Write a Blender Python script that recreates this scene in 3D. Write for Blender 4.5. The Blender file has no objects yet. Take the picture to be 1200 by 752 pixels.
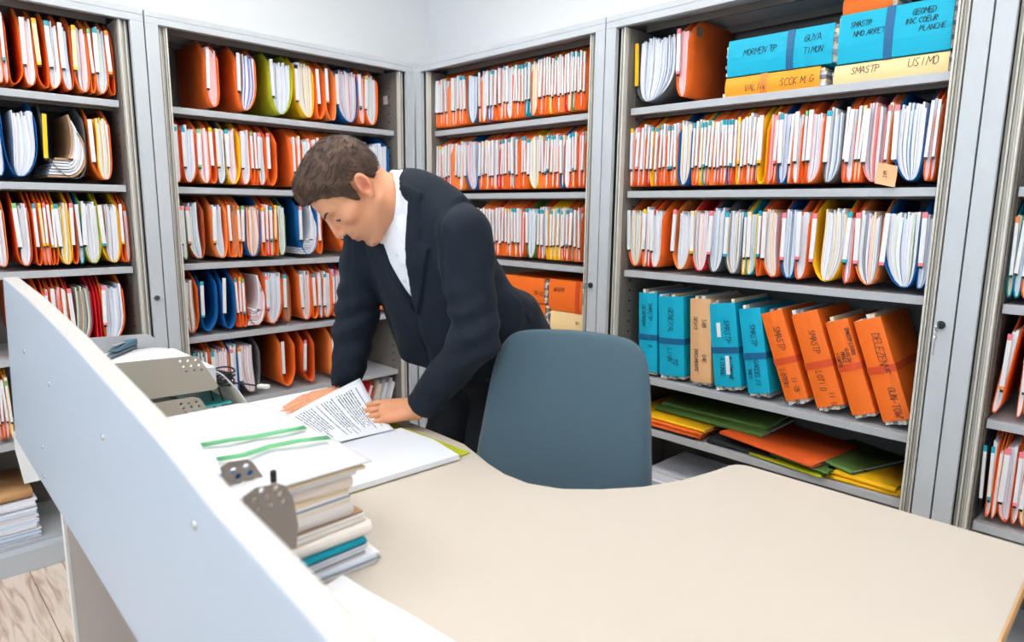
import bpy, bmesh, math, random
import numpy as np
from mathutils import Vector, Matrix, Euler
random.seed(11)
rng = np.random.default_rng(5)
SC = bpy.context.scene
COL = SC.collection
PI = math.pi

# ------------------------------------------------------------------ camera
F_PX, CAM = 770.56, Vector((-2.021, -2.7204, 1.2883))
YAW, PITCH, ROLL = math.pi/4 + 0.0021, -0.168, 0.0121
fwd = Vector((math.cos(YAW)*math.cos(PITCH), math.sin(YAW)*math.cos(PITCH), math.sin(PITCH)))
_r = Vector((math.sin(YAW), -math.cos(YAW), 0)); _u = _r.cross(fwd)
RT = _r*math.cos(ROLL) + _u*math.sin(ROLL)
UP = -_r*math.sin(ROLL) + _u*math.cos(ROLL)
def project(p):
    d = Vector(p) - CAM; z = d.dot(fwd)
    return 600 + F_PX*d.dot(RT)/z, 376 - F_PX*d.dot(UP)/z
cam_data = bpy.data.cameras.new('camera'); cam = bpy.data.objects.new('camera', cam_data); COL.objects.link(cam)
cam.matrix_world = Matrix(((RT.x, UP.x, -fwd.x, CAM.x), (RT.y, UP.y, -fwd.y, CAM.y), (RT.z, UP.z, -fwd.z, CAM.z), (0, 0, 0, 1)))
cam_data.sensor_width = 36; cam_data.sensor_fit = 'HORIZONTAL'; cam_data.lens = F_PX/1200*36
cam_data.clip_start = 0.02
cam_data.dof.use_dof = True; cam_data.dof.focus_distance = 2.1; cam_data.dof.aperture_fstop = 3.5
SC.camera = cam

# ------------------------------------------------------------------ materials
def lin(c):
    c = c/255.0
    return c/12.92 if c <= 0.04045 else ((c+0.055)/1.055)**2.4
MATS = {}
def mat(name, rgb, rough=0.5, metal=0.0, var=0.0, vscale=30.0, bump=0.0, bscale=200.0, spec=0.5, stretch=None, sheen=0.0):
    if name in MATS: return MATS[name]
    m = bpy.data.materials.new(name); m.use_nodes = True
    nt = m.node_tree; b = nt.nodes['Principled BSDF']
    col = (lin(rgb[0]), lin(rgb[1]), lin(rgb[2]), 1)
    b.inputs['Base Color'].default_value = col
    b.inputs['Roughness'].default_value = rough
    b.inputs['Metallic'].default_value = metal
    b.inputs['Specular IOR Level'].default_value = spec
    if sheen: b.inputs['Sheen Weight'].default_value = sheen
    tc = None
    if var or bump:
        tc = nt.nodes.new('ShaderNodeTexCoord'); mp = nt.nodes.new('ShaderNodeMapping')
        nt.links.new(tc.outputs['Object'], mp.inputs['Vector'])
        if stretch: mp.inputs['Scale'].default_value = stretch
    if var:
        n = nt.nodes.new('ShaderNodeTexNoise'); n.inputs['Scale'].default_value = vscale; n.inputs['Detail'].default_value = 4
        nt.links.new(mp.outputs['Vector'], n.inputs['Vector'])
        mx = nt.nodes.new('ShaderNodeMix'); mx.data_type = 'RGBA'
        mx.inputs[6].default_value = tuple(max(0, c*(1-var)) for c in col[:3]) + (1,)
        mx.inputs[7].default_value = tuple(min(1, c*(1+var)) for c in col[:3]) + (1,)
        nt.links.new(n.outputs['Fac'], mx.inputs[0]); nt.links.new(mx.outputs[2], b.inputs['Base Color'])
    if bump:
        n2 = nt.nodes.new('ShaderNodeTexNoise'); n2.inputs['Scale'].default_value = bscale; n2.inputs['Detail'].default_value = 3
        nt.links.new(mp.outputs['Vector'], n2.inputs['Vector'])
        bp = nt.nodes.new('ShaderNodeBump'); bp.inputs['Strength'].default_value = bump; bp.inputs['Distance'].default_value = 0.002
        nt.links.new(n2.outputs['Fac'], bp.inputs['Height']); nt.links.new(bp.outputs['Normal'], b.inputs['Normal'])
    MATS[name] = m
    return m

M_CAB = mat('cabinet_paint', (190, 196, 201), 0.38, 0.0, 0.02, 8, 0.04, 600)
M_SHELF = mat('shelf_metal', (180, 184, 188), 0.32, 0.0, 0.02, 8, 0.03, 600)
M_INNER = mat('cabinet_inner_shaded', (116, 110, 103), 0.5, 0.0, 0.03, 6)  # cabinet grey darkened; the shade inside is put into the colour
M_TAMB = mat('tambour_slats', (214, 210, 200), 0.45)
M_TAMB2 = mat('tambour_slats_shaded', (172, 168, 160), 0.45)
M_DARK = mat('dark_gap', (26, 26, 28), 0.6)
M_CHROME = mat('chrome', (200, 200, 200), 0.2, 1.0)
FILE_COL = {'O': (240, 108, 34), 'D': (186, 84, 44), 'Y': (250, 190, 16), 'G': (178, 186, 34), 'F': (92, 128, 62), 'B': (0, 92, 160),
            'T': (0, 138, 158), 'K': (92, 92, 94), 'R': (214, 30, 40), 'C': (206, 30, 62), 'P': (240, 150, 150), 'N': (40, 44, 50)}
def folder_mat(c):
    if c == 'O':          # the orange card comes in slightly different batches
        k = random.choice((0, 0, 0, 1, 2))
        return mat('card_O%d' % k, ((240, 108, 34), (246, 134, 62), (222, 90, 30))[k], 0.72, 0, 0.07, 120, 0.12, 900, 0.3)
    return mat('card_' + c, FILE_COL[c], 0.72, 0, 0.07, 120, 0.12, 900, 0.3)
PAPER_COL = {'w': (236, 237, 242), 'v': (224, 227, 238), 'p': (244, 198, 200), 'b': (206, 222, 242), 'c': (244, 224, 190), 'g': (214, 226, 206),
             'y': (250, 206, 60), 'o': (240, 150, 60), 'l': (110, 116, 190), 'n': (176, 140, 108), 'r': (214, 40, 44), 'k': (150, 152, 158), 'm': (226, 130, 120)}
def paper_mat(c): return mat('paper_' + c, PAPER_COL[c], 0.7, 0, 0.03, 60)
LAB_COL = {'w': (238, 238, 240), 'y': (250, 196, 30), 't': (30, 166, 190), 'p': (244, 130, 140), 'g': (120, 190, 120), 'o': (240, 140, 50), 'k': (30, 30, 34), 'c': (250, 226, 176)}
def lab_mat(c): return mat('strip_' + c, LAB_COL[c], 0.3)

# ------------------------------------------------------------------ mesh helpers
class MB:
    def __init__(s): s.v = []; s.f = []; s.m = []; s.uv = None
    def add(s, verts, faces, mi=0):
        o = len(s.v); s.v += [tuple(v) for v in verts]
        s.f += [tuple(i+o for i in f) for f in faces]; s.m += [mi]*len(faces); return s
    def box(s, x0, x1, y0, y1, z0, z1, mi=0, M=None):
        vs = [(x0,y0,z0),(x1,y0,z0),(x1,y1,z0),(x0,y1,z0),(x0,y0,z1),(x1,y0,z1),(x1,y1,z1),(x0,y1,z1)]
        if M is not None: vs = [tuple(M @ Vector(v)) for v in vs]
        return s.add(vs, [(0,3,2,1),(4,5,6,7),(0,1,5,4),(1,2,6,5),(2,3,7,6),(3,0,4,7)], mi)
    def prism(s, poly, a, b, axis='z', mi=0, M=None):
        """poly: list of 2-D points; extruded from a to b along axis"""
        def P(p, t):
            if axis == 'z': q = (p[0], p[1], t)
            elif axis == 'y': q = (p[0], t, p[1])
            else: q = (t, p[0], p[1])
            return tuple(M @ Vector(q)) if M is not None else q
        n = len(poly)
        vs = [P(p, a) for p in poly] + [P(p, b) for p in poly]
        fs = [tuple(range(n-1, -1, -1)), tuple(range(n, 2*n))] + [(i, (i+1) % n, n+(i+1) % n, n+i) for i in range(n)]
        return s.add(vs, fs, mi)
    def strip(s, L, R, y0, y1, mi=0):
        """solid between two polylines L and R ((x,z) lists of equal length), from depth y0 to y1"""
        n = len(L); vs = []
        for (x, z) in L: vs += [(x, y0, z), (x, y1, z)]
        for (x, z) in R: vs += [(x, y0, z), (x, y1, z)]
        o = 2*n; fs = []
        for i in range(n-1):
            fs += [(2*i, o+2*i, o+2*i+2, 2*i+2), (2*i+1, 2*i+3, o+2*i+3, o+2*i+1), (2*i, 2*i+2, 2*i+3, 2*i+1), (o+2*i, o+2*i+1, o+2*i+3, o+2*i+2)]
        fs += [(0, 1, o+1, o), (2*n-2, o+2*n-2, o+2*n-1, 2*n-1)]
        return s.add(vs, fs, mi)
    def tube(s, pts, r, n=8, mi=0, cap=True):
        pts = [Vector(p) for p in pts]; k = len(pts); rs = r if isinstance(r, (list, tuple)) else [r]*k
        t0 = (pts[1]-pts[0]).normalized(); a = Vector((0, 0, 1)) if abs(t0.z) < 0.9 else Vector((1, 0, 0))
        nrm = t0.cross(a).normalized(); vs = []
        for i, p in enumerate(pts):
            t = (pts[min(i+1, k-1)] - pts[max(i-1, 0)]).normalized()
            nrm = (nrm - t*nrm.dot(t)).normalized(); b = t.cross(nrm)
            for j in range(n):
                an = 2*PI*j/n; vs.append(p + (nrm*math.cos(an) + b*math.sin(an))*rs[i])
        fs = [(i*n+j, i*n+(j+1) % n, (i+1)*n+(j+1) % n, (i+1)*n+j) for i in range(k-1) for j in range(n)]
        if cap: fs += [tuple(range(n-1, -1, -1)), tuple((k-1)*n+j for j in range(n))]
        return s.add(vs, fs, mi)
    def lathe(s, prof, n=24, mi=0, M=None):
        vs = []
        for (r, z) in prof:
            for j in range(n):
                q = Vector((r*math.cos(2*PI*j/n), r*math.sin(2*PI*j/n), z)); vs.append(M @ q if M is not None else q)
        k = len(prof)
        fs = [(i*n+j, i*n+(j+1) % n, (i+1)*n+(j+1) % n, (i+1)*n+j) for i in range(k-1) for j in range(n)]
        fs += [tuple(range(n-1, -1, -1)), tuple((k-1)*n+j for j in range(n))]
        return s.add(vs, fs, mi)
    def grid(s, P, mi=0, closed_u=False):
        """P[i][j] points"""
        ni, nj = len(P), len(P[0]); vs = [p for row in P for p in row]
        fs = [(i*nj+j, i*nj+j+1, (i+1)*nj+j+1, (i+1)*nj+j) for i in range(ni-1) for j in range(nj-1)]
        if closed_u: fs += [((ni-1)*nj+j, (ni-1)*nj+j+1, j+1, j) for j in range(nj-1)]
        return s.add(vs, fs, mi)
    def build(s, name, mats, parent=None, smooth=False, bevel=0.0, solid=0.0, subsurf=0, fix=True, loc=None):
        me = bpy.data.meshes.new(name); me.from_pydata(s.v, [], s.f)
        if not isinstance(mats, (list, tuple)): mats = [mats]
        for m in mats: me.materials.append(m)
        me.polygons.foreach_set('material_index', s.m)
        if fix:
            bm = bmesh.new(); bm.from_mesh(me); bmesh.ops.recalc_face_normals(bm, faces=bm.faces); bm.to_mesh(me); bm.free()
        if smooth: me.polygons.foreach_set('use_smooth', [True]*len(me.polygons))
        me.update()
        o = bpy.data.objects.new(name, me); COL.objects.link(o)
        if parent is not None: o.parent = parent
        if loc is not None: o.location = loc
        if solid:
            md = o.modifiers.new('solid', 'SOLIDIFY'); md.thickness = solid; md.offset = 0
        if bevel:
            md = o.modifiers.new('bevel', 'BEVEL'); md.width = bevel; md.segments = 2; md.limit_method = 'ANGLE'; md.angle_limit = math.radians(40)
        if subsurf:
            md = o.modifiers.new('sub', 'SUBSURF'); md.levels = subsurf; md.render_levels = subsurf
        return o
def tag(o, label=None, cat=None, group=None, kind=None):
    if label: o['label'] = label
    if cat: o['category'] = cat
    if group: o['group'] = group
    if kind: o['kind'] = kind
    return o
def empty(name, loc=(0, 0, 0), rotz=0.0, label=None, cat=None, group=None, rot=None):
    o = bpy.data.objects.new(name, None); COL.objects.link(o); o.location = loc
    o.rotation_euler = rot if rot is not None else (0, 0, rotz)
    o.empty_display_size = 0.05
    return tag(o, label, cat, group)
# the two walls of cabinets: A runs along x (front plane y=0), B along y (front plane x=0); s runs left to right as seen
def W(wall, s, d, z): return Vector((s, d, z)) if wall == 'A' else Vector((d, -s, z))
WROT = {'A': 0.0, 'B': -PI/2}
def s_at(u, wall, z, d=0.06):
    """position along the cabinet wall seen at image column u, at height z and depth d"""
    lo, hi = (-2.6, 0.3) if wall == 'A' else (-0.3, 2.62)
    for _ in range(44):
        mid = (lo+hi)/2
        if project(W(wall, mid, d, z))[0] < u: lo = mid
        else: hi = mid
    return (lo+hi)/2

# ------------------------------------------------------------------ the room
def struct(o): o['kind'] = 'structure'; return o
def wall_material():
    return mat('white_wall_paint', (246, 247, 248), 0.85, 0, 0.01, 4, 0.05, 300, 0.2)
def floor_material():
    m = bpy.data.materials.new('wood_laminate'); m.use_nodes = True; nt = m.node_tree; b = nt.nodes['Principled BSDF']
    tc = nt.nodes.new('ShaderNodeTexCoord'); mp = nt.nodes.new('ShaderNodeMapping'); nt.links.new(tc.outputs['Object'], mp.inputs['Vector'])
    br = nt.nodes.new('ShaderNodeTexBrick'); br.inputs['Scale'].default_value = 1.0
    br.inputs['Brick Width'].default_value = 1.2; br.inputs['Row Height'].default_value = 0.19; br.inputs['Mortar Size'].default_value = 0.0016
    br.inputs['Color1'].default_value = (lin(226), lin(206), lin(188), 1); br.inputs['Color2'].default_value = (lin(238), lin(222), lin(206), 1)
    br.inputs['Mortar'].default_value = (lin(150), lin(125), lin(105), 1); br.offset = 0.37
    mp.inputs['Rotation'].default_value = (0, 0, PI/2)
    nt.links.new(mp.outputs['Vector'], br.inputs['Vector'])
    mp2 = nt.nodes.new('ShaderNodeMapping'); mp2.inputs['Scale'].default_value = (22, 2.0, 1); nt.links.new(tc.outputs['Object'], mp2.inputs['Vector'])
    n = nt.nodes.new('ShaderNodeTexNoise'); n.inputs['Scale'].default_value = 1.6; n.inputs['Detail'].default_value = 6; n.inputs['Distortion'].default_value = 1.2
    nt.links.new(mp2.outputs['Vector'], n.inputs['Vector'])
    rp = nt.nodes.new('ShaderNodeValToRGB'); rp.color_ramp.elements[0].position = 0.33; rp.color_ramp.elements[0].color = (lin(190), lin(160), lin(140), 1)
    rp.color_ramp.elements[1].position = 0.55; rp.color_ramp.elements[1].color = (1, 1, 1, 1)
    nt.links.new(n.outputs['Fac'], rp.inputs['Fac'])
    mx = nt.nodes.new('ShaderNodeMix'); mx.data_type = 'RGBA'; mx.blend_type = 'MULTIPLY'; mx.inputs[0].default_value = 0.75
    nt.links.new(br.outputs['Color'], mx.inputs[6]); nt.links.new(rp.outputs['Color'], mx.inputs[7]); nt.links.new(mx.outputs[2], b.inputs['Base Color'])
    b.inputs['Roughness'].default_value = 0.4
    return m
M_WALL = wall_material()
XL, XR, YB, YF, ZC = -4.3, 0.432, 0.432, -5.2, 2.75
struct(MB().box(XL-.1, XR+.1, YF-.1, YB+.1, -.12, 0).build('floor', floor_material()))
struct(MB().box(XL-.1, XR+.1, YF-.1, YB+.1, ZC, ZC+.1).build('ceiling', M_WALL))
struct(MB().box(XL-.1, XR+.1, YB, YB+.1, 0, ZC).build('wall_back', M_WALL))
struct(MB().box(XR, XR+.1, YF, YB, 0, ZC).build('wall_right', M_WALL))
struct(MB().box(XL-.1, XR+.1, YF-.1, YF, 0, ZC).build('wall_front', M_WALL))
wy0, wy1, wz0, wz1 = -3.9, -0.7, 0.95, 2.4
mb = MB().box(XL-.1, XL, YF, wy0, 0, ZC).box(XL-.1, XL, wy1, YB, 0, ZC).box(XL-.1, XL, wy0, wy1, 0, wz0).box(XL-.1, XL, wy0, wy1, wz1, ZC)
struct(mb.build('wall_left', M_WALL))
mb = MB()
for (a, b_, c, d) in ((wy0, wy1, wz0, wz0+.05), (wy0, wy1, wz1-.05, wz1), (wy0, wy0+.05, wz0, wz1), (wy1-.05, wy1, wz0, wz1), (-2.33, -2.27, wz0, wz1)):
    mb.box(XL-.07, XL-.02, a, b_, c, d)
win = struct(mb.build('window_1', mat('window_frame_white', (240, 240, 240), 0.4)))
gm = bpy.data.materials.new('window_glass'); gm.use_nodes = True
nt = gm.node_tree; nt.nodes.clear(); out = nt.nodes.new('ShaderNodeOutputMaterial'); tr = nt.nodes.new('ShaderNodeBsdfTransparent'); gl = nt.nodes.new('ShaderNodeBsdfGlossy')
gl.inputs['Roughness'].default_value = 0.02; ms = nt.nodes.new('ShaderNodeMixShader'); ms.inputs[0].default_value = 0.06
nt.links.new(tr.outputs[0], ms.inputs[1]); nt.links.new(gl.outputs[0], ms.inputs[2]); nt.links.new(ms.outputs[0], out.inputs['Surface'])
MB().box(XL-.048, XL-.044, wy0+.04, wy1-.04, wz0+.04, wz1-.04).build('pane', gm, win)

# ------------------------------------------------------------------ light: daylight through the window, ceiling luminaires, added uplights
w = bpy.data.worlds.new('World'); SC.world = w; w.use_nodes = True
wn = w.node_tree; bg = wn.nodes['Background']; bg.inputs['Color'].default_value = (0.72, 0.86, 1.0, 1); bg.inputs['Strength'].default_value = 1.5
def area(name, loc, rot, sx, sy, power, color):
    l = bpy.data.lights.new(name, 'AREA'); l.shape = 'RECTANGLE'; l.size = sx; l.size_y = sy; l.energy = power; l.color = color
    o = bpy.data.objects.new(name, l); COL.objects.link(o); o.location = loc; o.rotation_euler = rot; return o
area('daylight', (XL-.25, (wy0+wy1)/2, (wz0+wz1)/2), (0, -PI/2, 0), 1.6, 3.3, 118, (0.56, 0.80, 1.0))
em = bpy.data.materials.new('luminaire_diffuser'); em.use_nodes = True
em.node_tree.nodes['Principled BSDF'].inputs['Emission Color'].default_value = (1, .97, .93, 1); em.node_tree.nodes['Principled BSDF'].inputs['Emission Strength'].default_value = 6
for i, (x, y) in enumerate(((-0.95, -0.95), (-2.6, -0.95), (-0.95, -2.7), (-2.6, -2.7))):
    zl_ = 2.52  # unseen panels hung below the ceiling to make room for an added uplight
    r = empty('added_pendant_light', (x, y, zl_), 0, 'square white unseen light panel, hung for added uplight, %s' % ('over the standing man', 'over the leftmost cabinet front', 'over the near end of the desk', 'over the visitor side of the desk')[i], 'ceiling light', 'unseen hanging light panels')
    MB().box(-.31, .31, -.31, -.29, -.02, .02).box(-.31, .31, .29, .31, -.02, .02).box(-.31, -.29, -.29, .29, -.02, .02).box(.29, .31, -.29, .29, -.02, .02).build('frame', mat('window_frame_white', (240, 240, 240)), r)
    MB().box(-.2895, .2895, -.2895, .2895, -.012, .012).build('diffuser', em, r)
    MB().tube([(-.3, 0, .02), (-.3, 0, ZC-zl_)], .002, 6).tube([(.3, 0, .02), (.3, 0, ZC-zl_)], .002, 6).build('hanging_wire', mat('window_frame_white', (240, 240, 240)), r)
    area('ceiling_lamp', (x, y, zl_-.03), (0, 0, 0), .56, .56, 14, (1.0, .97, .93))
    area('added_uplight', (x, y, zl_+.03), (PI, 0, 0), .56, .56, 38, (1.0, .97, .93))  # added upward fill that brightens the ceiling and upper walls
SC.view_settings.view_transform = 'Standard'; SC.view_settings.look = 'None'; SC.view_settings.gamma = 1; SC.view_settings.use_curve_mapping = False
SC.view_settings.exposure = -1.08
SC.cycles.max_bounces = 8; SC.cycles.diffuse_bounces = 5
# ------------------------------------------------------------------ cabinets
CAB_H, CAB_D = 1.98, 0.43
ZA = [0.092, 0.4636, 0.7592, 1.0583, 1.3595, 1.6604]
def cabinet(wall, s0, s1, shelves, label, lock=None, hide_left=False):
    w = s1-s0
    r = empty('filing_cabinet', W(wall, s0, 0, 0), WROT[wall], label, 'cabinet', 'grey tambour filing cabinets')
    g = 0.0015
    def B(name, m, bevel=.0015, parent=r): return lambda mb: mb.build(name, m, parent, bevel=bevel)
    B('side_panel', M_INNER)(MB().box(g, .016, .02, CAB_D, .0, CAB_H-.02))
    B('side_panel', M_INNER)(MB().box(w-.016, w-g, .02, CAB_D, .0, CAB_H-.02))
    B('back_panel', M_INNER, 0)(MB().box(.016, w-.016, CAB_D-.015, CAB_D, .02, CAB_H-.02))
    B('top_panel', M_CAB)(MB().box(g, w-g, .0, CAB_D, CAB_H-.02, CAB_H))
    B('top_rail', M_CAB)(MB().box(g, w-g, .0, .022, CAB_H-.044, CAB_H-.0205))
    B('plinth', M_CAB)(MB().box(g, w-g, .004, .40, .0, .078))
    st = []
    for side in (0, 1):
        def X(a, b): return (a, b) if side == 0 else (w-b, w-a)
        mb = MB(); a, b = X(g, .046); mb.box(a, b, 0, .020, .078, CAB_H-.044)
        st.append(mb.build('stile', M_CAB, r, bevel=.0015))
        # rolled tambour shutter standing in the side pocket: thin upright slats
        mb = MB()
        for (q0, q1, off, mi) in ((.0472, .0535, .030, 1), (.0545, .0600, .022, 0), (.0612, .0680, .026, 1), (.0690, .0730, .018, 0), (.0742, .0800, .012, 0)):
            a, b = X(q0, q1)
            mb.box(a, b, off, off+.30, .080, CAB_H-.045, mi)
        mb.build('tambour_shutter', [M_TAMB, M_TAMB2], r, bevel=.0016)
        a, b = X(.081, .0850)
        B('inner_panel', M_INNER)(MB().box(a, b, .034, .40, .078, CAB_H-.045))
        # punched upright with its slots
        a, b = X(.0852, .0862)
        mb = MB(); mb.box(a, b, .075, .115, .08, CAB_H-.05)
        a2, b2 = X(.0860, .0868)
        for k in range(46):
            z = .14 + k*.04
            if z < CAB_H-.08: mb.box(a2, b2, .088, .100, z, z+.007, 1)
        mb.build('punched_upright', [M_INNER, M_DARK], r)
    for k, z in enumerate(shelves):
        mb = MB(); x0, x1 = .0885, w-.0885
        mb.box(x0, x1, .05, .075, z-.024, z)                 # folded front lip
        mb.box(x0, x1, .0751, .41, z-.008, z-.0008)          # shelf plate
        mb.build('shelf', M_SHELF, r, bevel=.0012)
        if z > .2 :
            mb = MB()
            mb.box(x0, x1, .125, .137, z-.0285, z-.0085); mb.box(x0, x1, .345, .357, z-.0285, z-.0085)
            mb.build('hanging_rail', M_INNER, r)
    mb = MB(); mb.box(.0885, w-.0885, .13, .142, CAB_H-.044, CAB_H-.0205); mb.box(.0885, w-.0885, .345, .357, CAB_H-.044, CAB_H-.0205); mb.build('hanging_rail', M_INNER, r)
    if lock:
        side, z, key = lock
        x = w-.030 if side == 'R' else .030
        T = Matrix.Translation((x, 0, z)) @ Matrix.Rotation(PI/2, 4, 'X')
        lk = MB().lathe([(.011, -.002), (.011, .006), (.009, .009), (.0, .009)], 16, 0, T).build('lock', M_CHROME if not key else mat('black_plastic', (28, 28, 30), .4), r, smooth=False)
        if key:
            mb = MB(); mb.box(x-.0015, x+.0015, -.030, -.008, z-.004, z+.004)
            mb.lathe([(.0, -.0012), (.012, -.0012), (.012, .0012), (.0, .0012)], 16, 0, Matrix.Translation((x, -.040, z)) @ Matrix.Rotation(PI/2, 4, 'Y'))
            ring = [(x+.004*math.sin(a*2), -.043+.006*math.cos(a), z-.018+.014*math.sin(a)) for a in [2*PI*i/14 for i in range(15)]]
            mb.tube(ring, .0009, 6)
            mb.box(x-.001, x+.001, -.048, -.040, z-.075, z-.030)
            mb.build('key', M_CHROME, lk)
    return r
cabinet('A', -2.398, -1.1985, ZA, 'leftmost grey filing cabinet, partly hidden behind the white desk screen', ('R', .94, False))
c2 = cabinet('A', -1.1975, -.003, ZA, 'grey filing cabinet on the back wall, behind the man', None)
cabinet('B', .002, 1.1548, [.092, .4636, .7592, 1.0623, 1.3595, 1.6604], 'grey filing cabinet right of the room corner, most densely filled', ('R', 1.0, True))
cabinet('B', 1.1558, 2.334, [.092, .4693, .6676, 1.0656, 1.3606, 1.6577], 'grey filing cabinet holding the blue and orange strapped bundles', ('R', 1.0, True))
cabinet('B', 2.335, 3.53, [.092, .4699, .7573, 1.0638, 1.359, 1.66], 'rightmost grey filing cabinet, cut by the right edge of the picture', None)
# small paper tag on the inner side of the cabinet behind the man
MB().box(1.1945-.0905, 1.1945-.0895, .10, .135, 1.79, 1.83).build('paper_tag', paper_mat('w'), c2)

# ------------------------------------------------------------------ hanging files
ORD = ['first', 'second', 'third', 'fourth', 'fifth', 'sixth', 'seventh', 'eighth', 'ninth', 'tenth'] 
def nth(i):
    k = i+1
    if k <= 10: return ORD[i]
    suf = 'th' if 10 <= k % 100 <= 20 else {1: 'st', 2: 'nd', 3: 'rd'}.get(k % 10, 'th')
    return '%d%s' % (k, suf)
CNAME = {'O': 'orange', 'D': 'brown-orange', 'Y': 'yellow', 'G': 'lime green', 'F': 'green', 'B': 'blue', 'T': 'teal', 'K': 'dark grey', 'R': 'red', 'C': 'crimson', 'P': 'pink', 'N': 'black'}
LNAME = {'w': 'white', 'y': 'yellow', 't': 'teal', 'p': 'pink', 'g': 'green', 'o': 'orange', 'k': 'black', 'c': 'cream'}
PNAME = {'p': 'pink', 'c': 'cream', 'y': 'yellow', 'b': 'bluish', 'g': 'pale green', 'n': 'brown', 'r': 'red', 'o': 'orange', 'm': 'salmon', 'k': 'grey'}
def prof(z, hb): return math.sqrt(max(0.0, 1-(1-z/hb)**2)) if z < hb else 1.0
def hanging_file(wall, s0, s1, zb, h, col, lab, pap, label, group, gap, lean=0.0, d0=.060):
    w = max(s1-s0, .006); hb = min(.125, max(.035, w*1.45)); sk = random.uniform(-.45, .45)
    sm = (s0+s1)/2
    r = empty('hanging_file', W(wall, sm, d0, zb), WROT[wall], label, 'hanging file', group)
    jit = random.uniform(-.004, .004); D = .32
    # pocket: one U-shaped card, its front corners cut back towards the rail
    path = [(-w/2, z) for z in np.linspace(h, hb, 6)]
    path += [(-w/2*math.cos(a) + sk*w/2*math.sin(a)**2, hb*(1-math.sin(a))) for a in np.linspace(0, PI, 15)[1:-1]]
    path += [(w/2, z) for z in np.linspace(hb, h, 6)]
    P = []
    for (x, z) in path:
        t = max(0.0, (z-(h-.065))/.065)
        f = jit + .085*t**1.3
        xx = x*(1-.10*t)
        P.append([(xx + lean*z, f, z), (xx + lean*z, f+.05, z), (xx + lean*z, D, z)])
    MB().grid(P).build('pocket', folder_mat(col), r, smooth=True, solid=.0014, fix=False)
    # label strip: a clear clip with a printed card on the front edge of the left leaf
    if lab:
        lt, lb = h-.040, h-.040-.150
        tilt = random.uniform(-.05, .05) if gap else random.uniform(-.038, .038)
        x = -w/2 + .0045 + lean*(lt+lb)/2
        T = Matrix.Translation((x, jit-.0025, (lt+lb)/2)) @ Matrix.Rotation(tilt, 4, 'Y')
        H = .075; mb = MB(); hw = min(.0062, max(.0036, w*.30)); T = T @ Matrix.Translation((0, 0, random.uniform(-.006, .005)))
        a, b = lab[0], lab[-1]; mid = lab[1] if len(lab) > 2 else ('c' if a == 'y' and b == 'y' else 'w')
        mb.box(-hw, hw, -.0035, .0035, H-.016, H, 0, T); mb.box(-hw, hw, -.0035, .0035, -H+.012, H-.016, 1, T)
        mb.box(-hw, hw, -.0035, .0035, -H+.003, -H+.012, 2, T); mb.box(-hw*.7, hw*.7, -.002, .004, -H-.004, -H+.003, 3, T)
        mb.build('label_strip', [lab_mat(a), lab_mat(mid), lab_mat(b), lab_mat('k')], r)
    # papers
    if pap:
        kind = 'c' if pap.endswith('!') else ('l' if pap.endswith('/') else ('r' if pap.endswith('\\') else ''))
        cols = pap.rstrip('!/\\')
        used = []
        def mi(c):
            if c not in used: used.append(c)
            return used.index(c)
        mb = MB()
        if kind == 'c':          # sheets slumped: lying along the bottom, curling up the right leaf and back over
            n = 7
            for k in range(n):
                e = .10+.11*k; L = []; Rr = []
                ww = w/2-.003; th = .0085*min(1, w/.07)
                R_ = ww*(1.0-.10*k)
                pts = []
                for q in np.linspace(0, 1, 16):
                    if q < .35: a = q/.35; pts.append((-ww+ww*2*a*(.5)+.004*k, .006+.010*k+.01*a*a*0))
                    else:
                        a = (q-.35)/.65*PI*.78
                        pts.append((R_*(.05+.95*math.sin(a))*(1), .006+.010*k + (h*.34)*(1-math.cos(a))))
                for i, (x, z) in enumerate(pts):
                    i0, i1 = max(i-1, 0), min(i+1, len(pts)-1); dx, dz = pts[i1][0]-pts[i0][0], pts[i1][1]-pts[i0][1]; l = math.hypot(dx, dz) or 1
                    L.append((max(-ww, min(ww, x-dz/l*th*.42)), max(.003, z+dx/l*th*.42))); Rr.append((max(-ww, min(ww, x+dz/l*th*.42)), max(.003, z-dx/l*th*.42)))
                mb.strip(L, Rr, jit+.004+.003*(k % 3), D-.03, mi(cols[k % len(cols)]))
        else:
            n = max(1, min(16, int(round(w/.0075)))) if len(cols) < 4 else max(len(cols), int(w/.006))
            W_ = w*.90
            top0 = h*random.uniform(.80, .86)
            for k in range(n):
                f0 = -1+2*k/n; f1 = -1+2*(k+1)/n-.05/n*random.uniform(.5, 3)
                zt = top0 + random.uniform(-.014, .010); L = []; Rr = []
                ln = {'l': -.22, 'r': .22, '': random.uniform(-.05, .05)}[kind]*W_
                for z in np.linspace(0, 1, 9):
                    zz = .0035 + (zt-.0035)*z**1.25
                    g = .5*W_*prof(max(zz, .0018), hb)*.985
                    sh = ln*math.sin(z*PI)*.5
                    sq = 1.0 - (.30*z if kind else .08*z)
                    cx = (.15*W_*z if kind == 'r' else (-.15*W_*z if kind == 'l' else 0))
                    kk = sk*w*.5*max(0.0, 1-zz/hb)**2; lz = lean*zz + kk
                    L.append((max(-g, min(g, f0*g*sq+sh+cx)) + lz, zz)); Rr.append((max(-g, min(g, f1*g*sq+sh+cx)) + lz, zz))
                mb.strip(L, Rr, jit+random.uniform(.002, .012), D-.02-random.uniform(0, .02), mi(cols[k % len(cols)]))
        mb.build('papers', [paper_mat(c) for c in used], r)
    return r
CABN = {1: ('leftmost cabinet', 'A'), 2: ('cabinet behind the man', 'A'), 3: ('corner cabinet', 'B'), 4: ('strapped-bundle cabinet', 'B'), 5: ('rightmost cabinet', 'B')}
SHN = ['top shelf', 'second shelf', 'third shelf', 'fourth shelf', 'fifth shelf', 'bottom shelf']
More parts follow.
